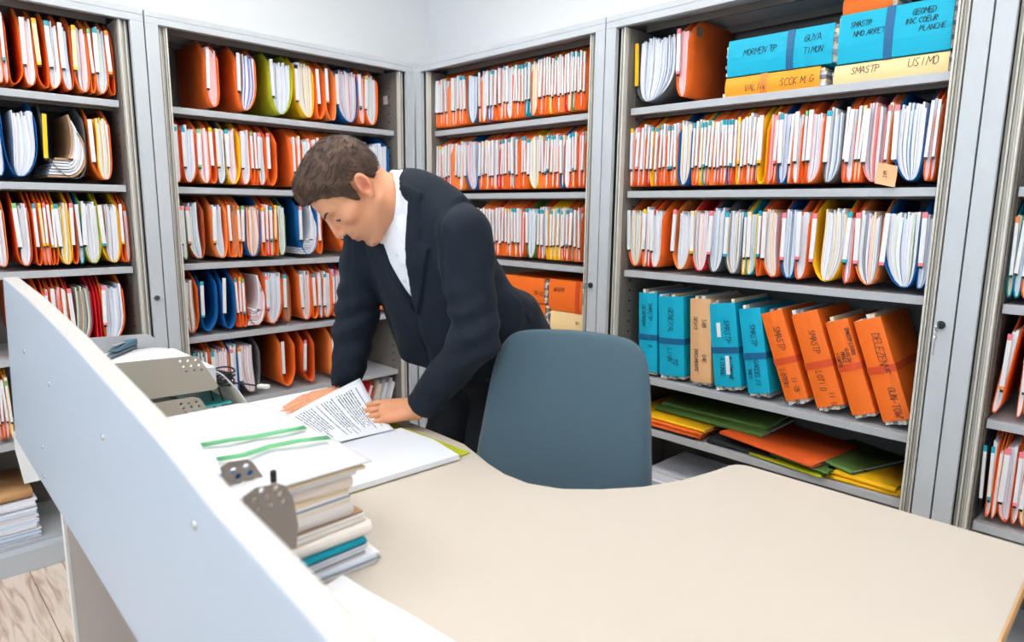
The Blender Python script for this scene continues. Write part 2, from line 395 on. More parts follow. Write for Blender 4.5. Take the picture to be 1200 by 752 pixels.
def fill(cab, sh, zb, ztop, spec, last=None):
    """spec: 'u0,u1,colour,label,papers[,lean]; ...' columns read from the photograph"""
    cname, wall = CABN[cab]
    rows = [t.strip().split(',') for t in spec.replace('\n', ' ').split(';') if t.strip()]
    zfile = zb + .018
    h = ztop-.030-zfile
    prev = None
    group = 'hanging files on the %s of the %s' % (SHN[sh], cname)
    for i, t in enumerate(rows):
        u0, u1 = float(t[0]), float(t[1])
        s0 = s_at(u0, wall, zfile+.08); s1 = s_at(u1, wall, zfile+.08)
        lo_, hi_ = {1: (-2.3, -1.2895), 2: (-1.1075, -.0925), 3: (.0925, 1.0645), 4: (1.2465, 2.2435), 5: (2.4255, 3.4)}[cab]
        s1 = min(s1, hi_); s0 = max(lo_, min(s0, s1-.008))
        if prev is not None and s0 < prev+.0012: s0 = prev+.0012
        if s1 < s0+.006: s1 = s0+.006
        gap = prev is None or s0-prev > .012; prev = s1
        w = s1-s0
        size = 'slim' if w < .014 else ('thick' if w > .04 else 'medium')
        pap = t[4] if len(t) > 4 else ''; lean = float(t[5]) if len(t) > 5 else 0.0
        bits = '%s %s hanging file' % (size, CNAME[t[2]])
        extra = ''
        for c in pap:
            if c in PNAME: extra = ' with %s papers' % PNAME[c]; break
        if not extra and not pap: extra = ', empty'
        if cab == 2: cname2 = 'cabinet behind man'
        else: cname2 = cname
        label = '%s%s, %s from left, %s, %s' % (bits, extra, nth(i), SHN[sh], cname2)
        hanging_file(wall, s0, s1, zfile, h, t[2], t[3], pap, label, group, gap, lean)
TOP = 1.965
fill(1, 0, ZA[5], TOP, '''-6,2,O,wy,w; 2.5,8,O,wt,w; 9,26,O,,; 27,41,O,ww,wpw; 43,56,O,yy,; 57,71,O,tw,wwv; 72,85,O,ww,bwb/; 87,104,O,yy,vwp\\;
106,111,O,gw,; 112,126,O,tw,wbg; 126,133.5,O,oo,''')
fill(1, 1, ZA[4], ZA[5], '''-9,3,B,pw,w; 5,45,B,,wwwvwwb\\; 53,102,K,yyy,nwwvww!; 107,131,O,ww,ywv\\''')
fill(1, 2, ZA[3], ZA[4], '''-10,8,O,,wv; 20,37,O,gw,vw\\; 42,48,O,tw,; 49,53,O,yy,p; 53.5,58,O,py,p; 58.5,62.5,O,wy,; 63,67,O,yw,; 67.5,84,Y,tw,wyw\\; 84.5,91,O,pw,;
92,97.5,T,ww,w; 98.5,118,G,ww,wwwv; 119,141,Y,wt,wvwwv\\; 142,147,O,wy,; 147.5,154,O,,bw''')
fill(1, 3, ZA[2], ZA[3], '''20,50,O,,; 56,61,O,pp,w; 63,69,O,ww,w; 70,75,O,,p; 76,82,O,ww,c; 84,110,C,pp,gkn\\; 114,118,R,,; 122,147,O,pp,vbw''')
fill(1, 4, ZA[1], ZA[2], '''-4,0.5,O,ww,w; 1.5,5,O,ww,p; 5.5,9.5,O,ww,w; 10,14,Y,gw,c''')
fill(2, 0, ZA[5], TOP, '''243,257,O,ww,p; 279,301,O,ww,wlw\\; 318,343,G,ww,wwwb; 347,368,Y,kw,wc; 372,381,O,ww,; 382,393.5,O,wo,; 394.5,420,B,kw,wwpwb; 421,427,O,wt,p; 428,443,O,yc,gwb''')
fill(2, 1, ZA[4], ZA[5], '''202,212,O,tw,wv; 215,231,O,tw,wbw; 232.5,246,O,gg,pwp; 247,254,O,yw,; 255,264.5,K,cc,wwv; 265.5,282,Y,tw,wpw/; 283,293,O,ww,wv; 294,298,O,gw,; 298.5,302,O,ww,;
303,313,O,pw,bwy/; 314,325,O,pw,; 344,348,O,ww,w; 349,353,O,cw,w; 355,366,O,,wv; 367,371,O,ww,w; 372,376,O,ww,v; 377,382,O,,w; 383,388,O,ww,w; 393,408,O,,; 412,424,B,,; 426,456,B,ww,wwvwb''')
fill(2, 2, ZA[3], ZA[4], '''210,219,F,pw,wv; 220,240,D,pp,gwb/; 251,267,O,wo,wvb/; 268.5,273,O,ww,; 274,278,O,,n; 279,283,O,oo,; 284,306.5,B,gw,powcw\\; 307,311.5,O,yw,; 312,316,R,ww,p; 316.5,321,O,tt,g;
322,326,O,yy,; 327,335,F,,wgw; 351,372,B,pw,wv!; 373,377.5,O,ww,; 400,414,O,ww,w''')
fill(2, 3, ZA[2], ZA[3], '''217.5,233,O,wy,nvw/; 237,256,B,tt,; 262,276,B,ww,; 277,280.5,O,tw,; 281,284,O,yw,; 284.5,288,O,gt,; 289,312,O,,vwwp!; 313,332,O,pp,wvwbw; 333.5,341,D,tw,n; 353,366,O,ww,pw; 367.5,373,O,tw,;
373.5,379,D,ww,v; 379.5,389,O,tw,wv; 390,393,O,pp,p; 393.5,396.5,B,pw,; 397,401,R,ww,p; 402,412,K,,wwv; 412.5,417,O,,y; 449,454,O,,y; 455,462,O,,p''')
fill(2, 4, ZA[1], ZA[2], '''228,247,O,tw,wkw; 250,270,O,tw,pwvw; 272,280,B,pp,w; 281,306,K,ow,wpwvw/; 331,346,O,ww,; 357,369,O,pp,; 390,398,O,wo,''')
def dense(items):
    """items: 'u[-u1]colour label papers' tokens along a tightly packed shelf"""
    out = []
    toks = items.split()
    us = []
    for t in toks:
        p = t.split(':'); a = p[0].split('-')
        us.append((float(a[0]), float(a[1]) if len(a) > 1 else None, p[1], p[2] if len(p) > 2 else '', p[3] if len(p) > 3 else ''))
    for i, (a, b, c, l, pp) in enumerate(us):
        if b is None: b = min(a+3.2, us[i+1][0]-.8) if i+1 < len(us) else a+3
        if not pp and l and (i*7) % 10 < 6: pp = 'w' if i % 3 else 'c'
        out.append('%g,%g,%s,%s,%s' % (a, b, c, l, pp))
    return ';'.join(out)
fill(3, 0, ZA[5], TOP, dense('''505:O:tw:w 508:O:ww 511.5:O:ww:c 515:O:pw 518:O:ww:w 521.5:O:ww 525-528:O:: 529:O:ww:v 532.5:O:ww:v 536.5:O:ww 540.5:O:tw:w 544:O:tw 547.5-559.5:K::vwb 561:O:ww
564-569.5:O::ww 570.5-574:B:ww:w 576:O:tw 580:O:ww 585-590:O:ww:p 591:O:tw:w 594-600.5:O:ww:wwb 602:O:tw 605.5:O:ww 609:O:tw 612:O:tw:w 615.5:T:tw:b 619:T:ww:w 622.5-629.5:O::ccw 631:O:ww:v 634:O:ww:p 637.5:O:ww 641-643:O:ww
643.5:Y:ww:w 647:O:ww 650:O:tw 653:O:cw 656:O:ww 659:O:ww 662:R:ww:p 665-669:O:ww:cw 670.5:F:tw 674:O:ww 677.5:O:tw 680.5:O:ww 683.5:O:cw'''))
fill(3, 1, ZA[4], ZA[5], dense('''506.5:O:ww:c 509.5-514.5:O:ww:pww 516:O:yw 519:O:ww 522-525:C:ww:p 526:O:ww:w 529.5-533:O:: 535:O:ww 538.5-543:O:ww:w 545-561:B:ww:vp/ 562:O:ww:w 566:O:cw 569.5:O:cw:w 573:O:ww 577-582:O:ww:v 583-586:R:ww:p
587:O:tw:w 590:O:tw 593:O:ww 596:O:tt 600-604:O:ww:vk 605:O:ww 608-611:O:: 612:O:tw 615:O:tw 618-630.5:Y:tw:wwcw 632:O:ww:w 635:O:cw 638.5:O:tt:w 642:O:tt 645.5:O:tw 649.5:O:tw:p 653:O:ww 656-660:B:tw 661-667:O::ww 668:O:tw 671:O:tt 674:O:ww
677-681:O::pm 682:O:pw'''))
fill(3, 2, 1.0623, ZA[4], dense('''560:O:ww 563.5:O:ww:w 567:O:ww:c 570.5:O:ww:w 574:O:ww 578:R:ww:p 582:O:ww:w 585.5:O:ww 589:O:ww 592.5:O:cw 596:O:cw:w 599.5:O:tw 603:O:tw 607-614:O:ww:mw 616.5-628:F:tw:bwvw 630-633:O:tw 634-639:O:tw:v 640.5:Y:cw 644.5:Y:tw:c 648.5:Y:cw
652.5-656:Y:tw 657:O:tw:w 660.5:O:ww 664:O:tt 667.5-672:D:tw:n 673:O:ww:p 677:O:ww:v'''))
fill(4, 1, 1.3606, 1.6577, dense('''738.5-743.5:O:yw:w 745.5-750.5:O:pp:p 752-756:O:ww:w 758:R:ww:v 762.5-766.5:Y:tw 768:O:tw:w 773:O:tw 777.5:O:ww:p 782.5:O:tt 786.5:O:tt:w 790:O:ww 794.5-809:B::vccv 810.5:O:tw 815-819:O:ww:c 820:Y:tw:w 823.5-827:T:tt 828.5:O:tw:b 832.5:O:cw 836:O:ww:v
840.5:O:ww:w 844.5:O:tw 848:O:tw:w 852:B:tw 855.5:O:tt:p 859.5:O:ww 863.5-867.5:Y:yy 868.5:O:ww:p 872.5:O:ww 876.5:O:ww:v 880.5:O:ww 884.5-888:D:ww:w 889-898:Y:wy 899-906.5:O::pm 908-910.5:O:pp 911.5-923:B:tw:v 925:O:ww:v 929.5-937:O:ww:w
940-944:O:gw 946-962.5:O:ww:vpvw 966-986:K:tw:kvkwb 988-992:O:ww:p 993-1001:O:ww:v 1003-1006:O:ww 1007-1010:O:cw:c 1011-1034:P:ww:pvkpm 1036-1041:O:pw 1045-1083:B:pw:bwwvwwb 1085-1092:O:ww:v 1093-1098:O:ww:v'''))
fill(4, 2, 1.0656, 1.3606, '''734.5,752,O,ww,vwgcw; 753,758,O,yw,w; 759,761.5,R,ww,v; 762,774,O,ww,ww; 787,808,O,pw,vwwvw\\; 809,829,R,cy,cpvpw; 830,847,K,pp,cvbwb; 849.5,869,K,tt,ckwvw; 870.5,874,Y,tw,w; 875,886,T,cw,ywb; 887.5,892,O,tt,;
893,914,O,ww,ccpvw/; 914.5,931.5,B,pp,kvb; 933,945,O,wp,vwv; 950,989,Y,pp,ccwwwwv\\; 990,999,O,tt,pv; 1001,1031,O,pp,cwvkvwp; 1033,1076,B,wp,vwwwgwwb; 1077,1091,B,pp,bwv''')
fill(5, 2, 1.0638, 1.359, '''1179,1190,T,ow,c; 1191,1199,T,gw,w; 1200,1209,O,ww,cp; 1210,1222,O,ww,w''')
fill(5, 3, .7573, 1.0638, '''1166,1175,O,po,w,.09; 1196,1202,O,gw,w; 1203,1213,O,ww,w''')
fill(5, 4, .4699, .7573, '''1145,1150.5,N,tw,; 1158,1164,O,tt,w,-.02; 1165.5,1170,O,,w; 1172,1186,O,pw,pvw; 1188,1196,O,pp,w; 1197,1206,O,ww,c''')
def _ray(u, v): return fwd + RT*((u-600)/F_PX) - UP*((v-376)/F_PX)
def on_x(u, v, x): d = _ray(u, v); return CAM + d*((x-CAM.x)/d.x)
def on_y(u, v, y): d = _ray(u, v); return CAM + d*((y-CAM.y)/d.y)
def on_z(u, v, z): d = _ray(u, v); return CAM + d*((z-CAM.z)/d.z)
# ------------------------------------------------------------------ handwriting (stroke letters in a 1 x 1.5 box)
STROKES = {'A': [[(0,0),(.45,1.5),(.9,0)],[(.2,.55),(.75,.55)]], 'B': [[(0,0),(0,1.5),(.6,1.4),(.65,.95),(0,.8),(.8,.65),(.75,.1),(0,0)]], 'C': [[(.8,1.3),(.4,1.5),(.05,1.0),(.05,.4),(.4,0),(.8,.15)]],
 'D': [[(0,0),(0,1.5),(.6,1.35),(.85,.75),(.6,.1),(0,0)]], 'E': [[(.8,1.5),(0,1.5),(0,0),(.8,0)],[(0,.8),(.6,.8)]], 'F': [[(.8,1.5),(0,1.5),(0,0)],[(0,.8),(.6,.8)]], 'G': [[(.8,1.3),(.4,1.5),(.05,.9),(.1,.2),(.5,0),(.85,.3),(.85,.7),(.5,.7)]],
 'H': [[(0,0),(0,1.5)],[(.8,0),(.8,1.5)],[(0,.75),(.8,.8)]], 'I': [[(.3,0),(.35,1.5)]], 'J': [[(.7,1.5),(.7,.3),(.35,0),(.05,.3)]], 'K': [[(0,0),(0,1.5)],[(.75,1.5),(.05,.7),(.8,0)]], 'L': [[(.05,1.5),(0,0),(.7,.05)]],
 'M': [[(0,0),(.1,1.5),(.5,.5),(.9,1.5),(1,0)]], 'N': [[(0,0),(.05,1.5),(.75,0),(.8,1.5)]], 'O': [[(.4,1.5),(.05,1.0),(.1,.3),(.45,0),(.8,.4),(.75,1.1),(.4,1.5)]], 'P': [[(0,0),(.05,1.5),(.65,1.35),(.7,.9),(.05,.7)]],
 'Q': [[(.4,1.5),(.05,.8),(.4,0),(.8,.7),(.4,1.5)],[(.5,.4),(.9,-.1)]], 'R': [[(0,0),(.05,1.5),(.65,1.35),(.65,.9),(.05,.75),(.8,0)]], 'S': [[(.75,1.35),(.35,1.5),(.1,1.1),(.7,.5),(.5,.05),(.05,.15)]], 'T': [[(0,1.5),(.9,1.5)],[(.45,1.5),(.4,0)]],
 'U': [[(0,1.5),(.05,.3),(.4,0),(.75,.3),(.8,1.5)]], 'V': [[(0,1.5),(.4,0),(.85,1.5)]], 'W': [[(0,1.5),(.2,0),(.5,1.0),(.8,0),(1,1.5)]], 'X': [[(0,0),(.8,1.5)],[(0,1.5),(.8,0)]], 'Y': [[(0,1.5),(.4,.8)],[(.85,1.5),(.3,0)]], 'Z': [[(0,1.5),(.8,1.5),(0,0),(.85,0)]],
 '0': [[(.4,1.5),(.05,.8),(.4,0),(.75,.8),(.4,1.5)]], '2': [[(.05,1.2),(.4,1.5),(.7,1.1),(0,0),(.8,0)]], '3': [[(.05,1.4),(.6,1.4),(.25,.85),(.7,.5),(.4,0),(.05,.1)]], '7': [[(0,1.5),(.8,1.5),(.3,0)]], '8': [[(.4,.8),(.1,1.2),(.4,1.5),(.7,1.2),(.4,.8),(.05,.4),(.4,0),(.75,.4),(.4,.8)]],
 '(': [[(.6,1.6),(.3,.8),(.6,-.1)]], '-': [[(.1,.7),(.6,.75)]], '.': [[(.1,0),(.2,.05)]], "'": [[(.3,1.5),(.2,1.1)]], '+': [[(.1,.7),(.8,.7)],[(.45,.3),(.45,1.1)]]}
M_INK = mat('marker_ink', (22, 30, 48), .6)
def write(mb, text, o, right, up, size, width=.0008, nrm=None):
    """flat pen strokes laid on a surface; o is the baseline start"""
    o, right, up = Vector(o), Vector(right).normalized(), Vector(up).normalized()
    nrm = right.cross(up).normalized(); x = 0; k = size/1.5
    for ch in text:
        if ch == ' ': x += .6; continue
        for st in STROKES.get(ch, []):
            pts = [o + right*((x+px+random.uniform(-.06, .06))*k) + up*((py+random.uniform(-.07, .07))*k) + right*(py*.12*k) for px, py in st]
            for a, b in zip(pts[:-1], pts[1:]):
                t = (b-a); l = t.length
                if l < 1e-6: continue
                t /= l; s = nrm.cross(t)*width; a2, b2 = a-t*width*.6, b+t*width*.6
                h = nrm*.0003
                mb.add([a2-s+h, b2-s+h, b2+s+h, a2+s+h, a2-s, b2-s, b2+s, a2+s], [(0,1,2,3), (4,7,6,5), (0,4,5,1), (1,5,6,2), (2,6,7,3), (3,7,4,0)])
        x += .98
# ------------------------------------------------------------------ strapped card bundles
BUN = {'teal': ((0, 168, 200), (0, 92, 138)), 'orange': ((240, 112, 30), (214, 74, 24)), 'amber': ((250, 160, 40), (226, 128, 40)), 'beige': ((224, 176, 128), (206, 158, 112)), 'cream': ((250, 218, 160), (240, 205, 145))}
def bundle(wall, s, d, z, ang, w, h, dep, colour, label, group, texts, strap=.56, stickers=(), over=(.016, .012)):
    M = Matrix.Rotation(WROT[wall], 4, 'Z') @ Matrix.Rotation(ang, 4, 'Y')
    r = bpy.data.objects.new('document_bundle', None); COL.objects.link(r); r.location = W(wall, s, d, z); r.rotation_euler = M.to_euler(); r.empty_display_size = .05
    tag(r, label, 'document bundle', group)
    c1, c2 = BUN[colour]; mc = mat('bundle_'+colour, c1, .6, 0, .03, 40, .08, 500, .35); ms_ = mat('strap_'+colour, c2, .55)
    t = .003; lo = over[0]
    # cover: a spine and two boards, slightly bulging spine
    mb = MB(); n = 6
    outer = [(w*k/n, -.006*math.sin(PI*k/n)) for k in range(n+1)]
    poly = [(0, dep)] + outer + [(w, dep), (w-t, dep)] + [(a*(1-2*t/w)+t, b+t) for a, b in reversed(outer)] + [(t, dep)]
    mb.prism(poly, lo, h, 'z')
    mb.build('cover', mc, r, bevel=.0012)
    # papers
    mb = MB(); cs = ['w', 'v', 'c', 'w', 'b', 'w']; k = max(3, int(w/.012)); 
    for i in range(k):
        a, b = t+.001+(w-2*t-.002)*i/k, t+.001+(w-2*t-.002)*(i+.93)/k
        mb.box(a, b, .003+random.uniform(0, .006), dep-.004-random.uniform(0, .01), random.uniform(.0, lo*.5), h+random.uniform(-.012, over[1]), i % 3)
    pc = {'teal3': 'y'}.get(label, 'w')
    mb.build('papers', [paper_mat('w'), paper_mat('c'), paper_mat('k')], r)
    if strap:
        zs = lo+(h-lo)*(1-strap); e = .0015; hw = .011
        mb = MB()
        o2 = [(w*k2/n*(1+2*e/w)-e, -.006*math.sin(PI*k2/n)-e) for k2 in range(n+1)]
        poly = [(-e, dep)] + o2 + [(w+e, dep), (w+.0002, dep)] + [(max(0, min(w, a)), b+e*.8) for a, b in reversed(o2)] + [(-.0002, dep)]
        mb.prism(poly, zs-hw, zs+hw, 'z')
        mb.build('strap', ms_, r)
    for (x0, x1, z0, z1) in stickers:
        MB().box(x0, x1, -.0078, -.0066, z0, z1).build('sticker', paper_mat('w'), r)
    for (txt, x, zz, size) in texts:      # running down the spine, letters' heads towards +x
        mb = MB()
        write(mb, txt, (x, -.0066, zz), (0, 0, -1), (1, 0, 0), size*.8)
        mb.build('handwriting', M_INK, r, fix=False)
    return r
ZS4 = .6676
G1 = 'strapped bundles standing on the fourth shelf'
def stand(TLs, TLz, BLs, BLz, w, colour, label, texts, strap=.56, stickers=(), over=(.016, .014)):
    ang = -math.atan2(BLs-TLs, TLz-BLz); h = math.hypot(BLs-TLs, TLz-BLz)
    lo = over[0]; zb = ZS4+.0012
    bundle('B', BLs, .070, zb + max(0, -math.sin(ang))*0, ang, w, h+lo, .27, colour, label, G1, texts, strap, stickers, over)
stand(1.303, .989, 1.319, .69, .080, 'teal', 'blue strapped bundle, first from left beside the cabinet side, fourth shelf', [('SMASTP', .045, .28, .022), ('DEVERNAY', .018, .27, .02), ('R', .045, .12, .022), ('LI', .015, .09, .02)])
stand(1.389, .994, 1.411, .70, .104, 'teal', 'blue strapped bundle, second from left, just left of the beige bundle', [('GENERAL', .045, .27, .026), ('LION', .04, .12, .024), ('P2', .065, .08, .022)])
stand(1.521, .998, 1.541, .70, .080, 'beige', 'narrow beige bundle between blue bundles', [('SAB', .05, .245, .02), ('DEVIS', .018, .25, .017), ('SAE', .05, .12, .02), ('DOCUMENTS', .02, .135, .017)], None)
stand(1.594, .987, 1.638, .70, .098, 'teal', 'blue strapped bundle with two white stickers on its spine', [('SMASTP', .055, .25, .026), ('ALLEMAGNE', .062, .125, .018), ('A.DUNOD', .03, .12, .018)], .56, ((.028, .042, .19, .24), (.052, .066, .06, .125)))
stand(1.706, .981, 1.762, .70, .076, 'teal', 'blue strapped bundle directly left of the first orange bundle', [('SMASTP', .035, .25, .024), ('GARDELIS', .035, .13, .021), ('SOLO', .012, .10, .016)])
stand(1.787, .964, 1.893, .69, .072, 'orange', 'leaning orange bundle, first orange one after the blue bundles', [('SMASTP', .03, .26, .026), ('LOTERI', .012, .12, .02), ('II (B', .042, .09, .02)])
stand(1.886, .983, 1.991, .70, .083, 'orange', 'leaning orange bundle, second of the four orange ones', [('SMASTP', .04, .26, .025), ('LOTI D', .03, .13, .022), ('II (C', .05, .06, .02)])
stand(1.992, .972, 2.095, .70, .066, 'orange', 'leaning orange bundle, third orange one, with four lines of writing', [('SMASTP LOTRO', .052, .28, .014), ('CLOS DU', .036, .22, .013), ('MOULE', .022, .21, .013), ('+ CAPTS', .006, .21, .013)], .5)
stand(2.072, .975, 2.180, .69, .076, 'orange', 'leaning orange bundle at the right end, with large lettering', [('DELEZENNE', .04, .275, .026), ('GUN-TOW\'', .04, .115, .024)], .5)
# bundles lying on the top shelf of the same cabinet
ZS1 = 1.6577+.001
G2 = 'strapped bundles lying on the top shelf'
H90 = -PI/2
bundle('B', 1.925, .066, ZS1, H90, .060, .318, .27, 'amber', 'amber bundle lying on the top shelf under the left blue bundle', G2, [('VALIN', .012, .25, .026), ('SCCK M.G', .016, .135, .026)], .43)
bundle('B', 1.957, .062, ZS1+.0625, H90, .112, .345, .27, 'teal', 'large blue bundle lying on the amber bundle, top shelf', G2, [('MORMEN TP', .058, .29, .024), ('GUYA', .070, .10, .024), ('TIMON', .036, .10, .022)], .62)
bundle('B', 2.242, .064, ZS1, H90, .052, .292, .27, 'cream', 'cream bundle lying on the top shelf under the right blue bundle', G2, [('SMASTP', .022, .245, .024), ('USIMO', .022, .10, .028)], None, (), (.004, .012))
bundle('B', 2.242, .058, ZS1+.0545, H90, .134, .286, .27, 'teal', 'large blue bundle lying on the cream bundle at the top right', G2, [('SMASTP', .094, .255, .018), ('NMO ARRET', .068, .245, .018), ('GEOMED', .10, .10, .018), ('80C COEUR', .078, .115, .017), ('PLANCHE', .056, .08, .017)], .47, (), (.004, .012))
bundle('B', 2.10, .075, ZS1+.1865, H90, .052, .145, .25, 'orange', 'small orange bundle on top of the upper right blue bundle', G2, [], None)
# bundles lying in the corner cabinet
ZS3 = .7592+.001
G3 = 'orange bundles lying in the corner cabinet'
bundle('B', 1.062, .066, ZS3, H90, .104, .20, .28, 'cream', 'cream bundle lying under the large orange bundle, corner cabinet', G3, [('TRI', .06, .06, .016)], None)
bundle('B', 1.064, .066, ZS3+.1065, H90, .132, .214, .30, 'orange', 'large orange bundle with dark orange strap near the cabinet key', G3, [('WHIPR', .082, .185, .024)], .80)
bundle('B', .838, .075, ZS3, H90, .124, .31, .30, 'orange', 'orange bundle lying lowest at the left, behind the jacket', G3, [], None)
bundle('B', .838, .066, ZS3+.1265, H90, .108, .30, .30, 'orange', 'orange bundle lying on the lower left orange bundle, corner cabinet', G3, [('70-32', .035, .075, .022)], None)

# ------------------------------------------------------------------ loose folder + hung papers on the top shelf, strapped-bundle cabinet
s0, s1 = 1.2478, s_at(791, 'B', 1.74)
hanging_file('B', s0, s1, 1.6577+.02, .25, 'K', 'yyy', 'vwwbwvwbw', 'dark grey hanging file bulging with white papers, left end of strapped-bundle top shelf', 'files on the top shelf beside the blue bundles', True, 0, .07)
s0, s1 = s_at(793.5, 'B', 1.76), s_at(805, 'B', 1.76)
of_ = hanging_file('B', s0, s1, 1.6577+.022, .262, 'O', 'pp', 'p', 'orange hanging file with wide bare side facing the blue bundles, top shelf', 'files on the top shelf beside the blue bundles', True, 0, .055)
MB().box((s1-s0)/2*.93+.0010, (s1-s0)/2*.93+.0016, .055, .095, .195, .235).build('tape_patch', mat('grey_tape', (124, 112, 98), .7), of_)
# sticky note hanging from the second shelf row
p = on_x(1040, 201, .052); q = empty('sticky_note', p, WROT['B'], 'orange sticky note poking out below the pink papers, second shelf', 'sticky note')
mb = MB(); mb.grid([[Vector((x*.052, -.004-.010*z*z, .02-z*.058 - x*.012)) for z in np.linspace(0, 1, 6)] for x in np.linspace(-.5, .5, 3)]); nn = mb.build('note', mat('note_salmon', (246, 176, 130), .7), q, solid=.0006)
mb = MB(); write(mb, 'WAT', (-.006, -.0145, .002), (0, -.25, -1), (1, 0, 0), .010, .0006); mb.build('handwriting', M_INK, q, fix=False)

# ------------------------------------------------------------------ flat folders on the fifth shelf
ZS5 = .4693
G5 = 'folders lying flat on the fifth shelf'
def flat_folder(s, d, z, w, dep, th, rot, colour, label, tilt=(0, 0), group=G5, metal=True):
    r = bpy.data.objects.new('folder', None); COL.objects.link(r); r.location = W('B', s, d, z)
    r.rotation_euler = (Matrix.Rotation(WROT['B']+rot, 4, 'Z') @ Matrix.Rotation(tilt[0], 4, 'X') @ Matrix.Rotation(tilt[1], 4, 'Y')).to_euler(); r.empty_display_size = .05
    tag(r, label, 'folder', group)
    sec = [(0, th)] + [(-.5*th*math.sin(a)*1.6, th*.5*(1+math.cos(a))) for a in np.linspace(0, PI, 7)] + [(0, 0)]
    P = [[(x, y, zz) for (y, zz) in [(dep, th)] + [(0.01+a*1, b) for a, b in sec] + [(dep, 0)]] for x in (0, w*.5, w)]
    MB().grid(P).build('cover', folder_mat(colour), r, solid=.0012, smooth=True, fix=False)
    if metal:
        mb = MB().box(-.012, .0, dep*.2, dep*.2+.006, th*.5, th*.5+.003).box(w, w+.012, dep*.2, dep*.2+.006, th*.5, th*.5+.003)
        mb.build('hook', mat('black_plastic', (28, 28, 30), .4), r)
    if th > .008:
        MB().box(.006, w-.006, .014, dep-.004, th*.25, th*.75).build('papers', paper_mat('v'), r)
    return r
z = ZS5+.0012
flat_folder(1.27, .058, z, .30, .33, .008, 0, 'N', 'black folder lying lowest at the left end, fifth shelf')
flat_folder(1.285, .052, z+.009, .31, .33, .013, .02, 'O', 'orange folder lying second from bottom in the left pile')
flat_folder(1.29, .054, z+.0235, .315, .33, .013, .0, 'O', 'orange folder lying under the yellow one in the left pile', metal=False)
flat_folder(1.28, .06, z+.038, .335, .32, .010, -.015, 'Y', 'yellow folder on top at the left, under the green pile')
flat_folder(1.36, .13, z+.050, .44, .26, .018, -.02, 'F', 'dark green folder lying far back on the yellow one')
flat_folder(1.375, .15, z+.069, .42, .24, .012, .02, 'F', 'green folder topmost at the back of the fifth shelf', metal=False)
flat_folder(1.62, .07, z+.001, .25, .30, .016, 0, 'N', 'black folder lying between the left pile and the lime folder')
flat_folder(1.78, .060, z+.002, .25, .31, .009, -.12, 'G', 'lime folder lying lowest under the wide orange folder')
flat_folder(1.85, .065, z+.0195, .20, .30, .008, -.18, 'F', 'green folder between the lime folder and the wide orange one')
flat_folder(1.665, .066, z+.045, .345, .30, .010, -.16, 'O', 'wide orange folder lying on top in the middle of the fifth shelf', (0, .03))
flat_folder(1.92, .13, z+.030, .20, .26, .012, -.35, 'F', 'green folder leaning over the yellow pile on the right', metal=True)
flat_folder(2.035, .056, z, .205, .32, .012, .03, 'Y', 'yellow folder lying lowest in the right-hand pile')
flat_folder(2.03, .066, z+.0135, .20, .31, .014, -.05, 'Y', 'yellow folder lying on top in the right-hand pile', metal=False)
# grey heap of paper at the bottom of the strapped-bundle cabinet
def paper_heap(name, wall, s, d, z, w, dep, n, th, label, cat, cols, group=None, jitter=.01, rot=0, tilt=0):
    r = bpy.data.objects.new(name, None); COL.objects.link(r); r.location = W(wall, s, d, z); r.rotation_euler = (tilt, 0, WROT[wall]+rot)
    tag(r, label, cat, group); used = sorted(set(cols)); mb = MB(); zz = 0
    for i in range(n):
        t = th*random.uniform(.6, 1.4); ox, oy = random.uniform(-jitter, jitter), random.uniform(-jitter, jitter)
        M = Matrix.Translation((w/2+ox, dep/2+oy, 0)) @ Matrix.Rotation(random.uniform(-.02, .02)*jitter*100, 4, 'Z')
        mb.box(-w/2, w/2, -dep/2, dep/2, zz, zz+t*.94, used.index(cols[i % len(cols)]), M); zz += t
    mb.build('sheets', [paper_mat(c) for c in used], r)
    return r, zz
paper_heap('paper_stack', 'B', 1.36, .09, .0932, .27, .26, 26, .008, 'heap of white papers on the cabinet floor, right of the chair', 'paper stack', 'wvwbwvww')
paper_heap('paper_stack', 'B', 1.66, .09, .0932, .26, .28, 12, .009, 'flat pile of bluish papers on the cabinet floor, behind the desk edge', 'paper stack', 'bvkb')
paper_heap('paper_stack', 'B', .27, .06, .0932, .30, .26, 34, .009, 'colourful stack of papers between the man and the chair', 'paper stack', 'wpvtbwowkwbvwnk'.replace('t', 'b'), jitter=.006)
# leftmost cabinet, bottom: cardboard wallet on papers
r, zz = paper_heap('paper_stack', 'A', -1.98, .07, .0932, .32, .27, 20, .0076, 'thick stack of white papers under a brown cardboard wallet', 'paper stack', 'wvbwwv', jitter=.006)
paper_heap('paper_stack', 'A', -2.285, .06, .0932, .29, .25, 9, .006, 'loose papers with pink sheets on the leftmost cabinet floor', 'paper stack', 'wpwvbp', jitter=.02)
q = empty('cardboard_wallet', (-1.985, .075, .0932+zz+.001), .02, 'brown cardboard wallet lying on the papers in the leftmost cabinet', 'document wallet')
P = [[(x, y, zz2) for (y, zz2) in [(.26, .040), (.02, .037), (.003, .030), (.0, .020), (.003, .008), (.02, .0), (.26, 0)]] for x in (0, .16, .32)]
MB().grid(P).build('cover', mat('kraft_card', (206, 160, 108), .7, 0, .06, 60), q, solid=.002, smooth=True, fix=False)
MB().box(.01, .31, .03, .255, .004, .034).build('papers', paper_mat('c'), q)
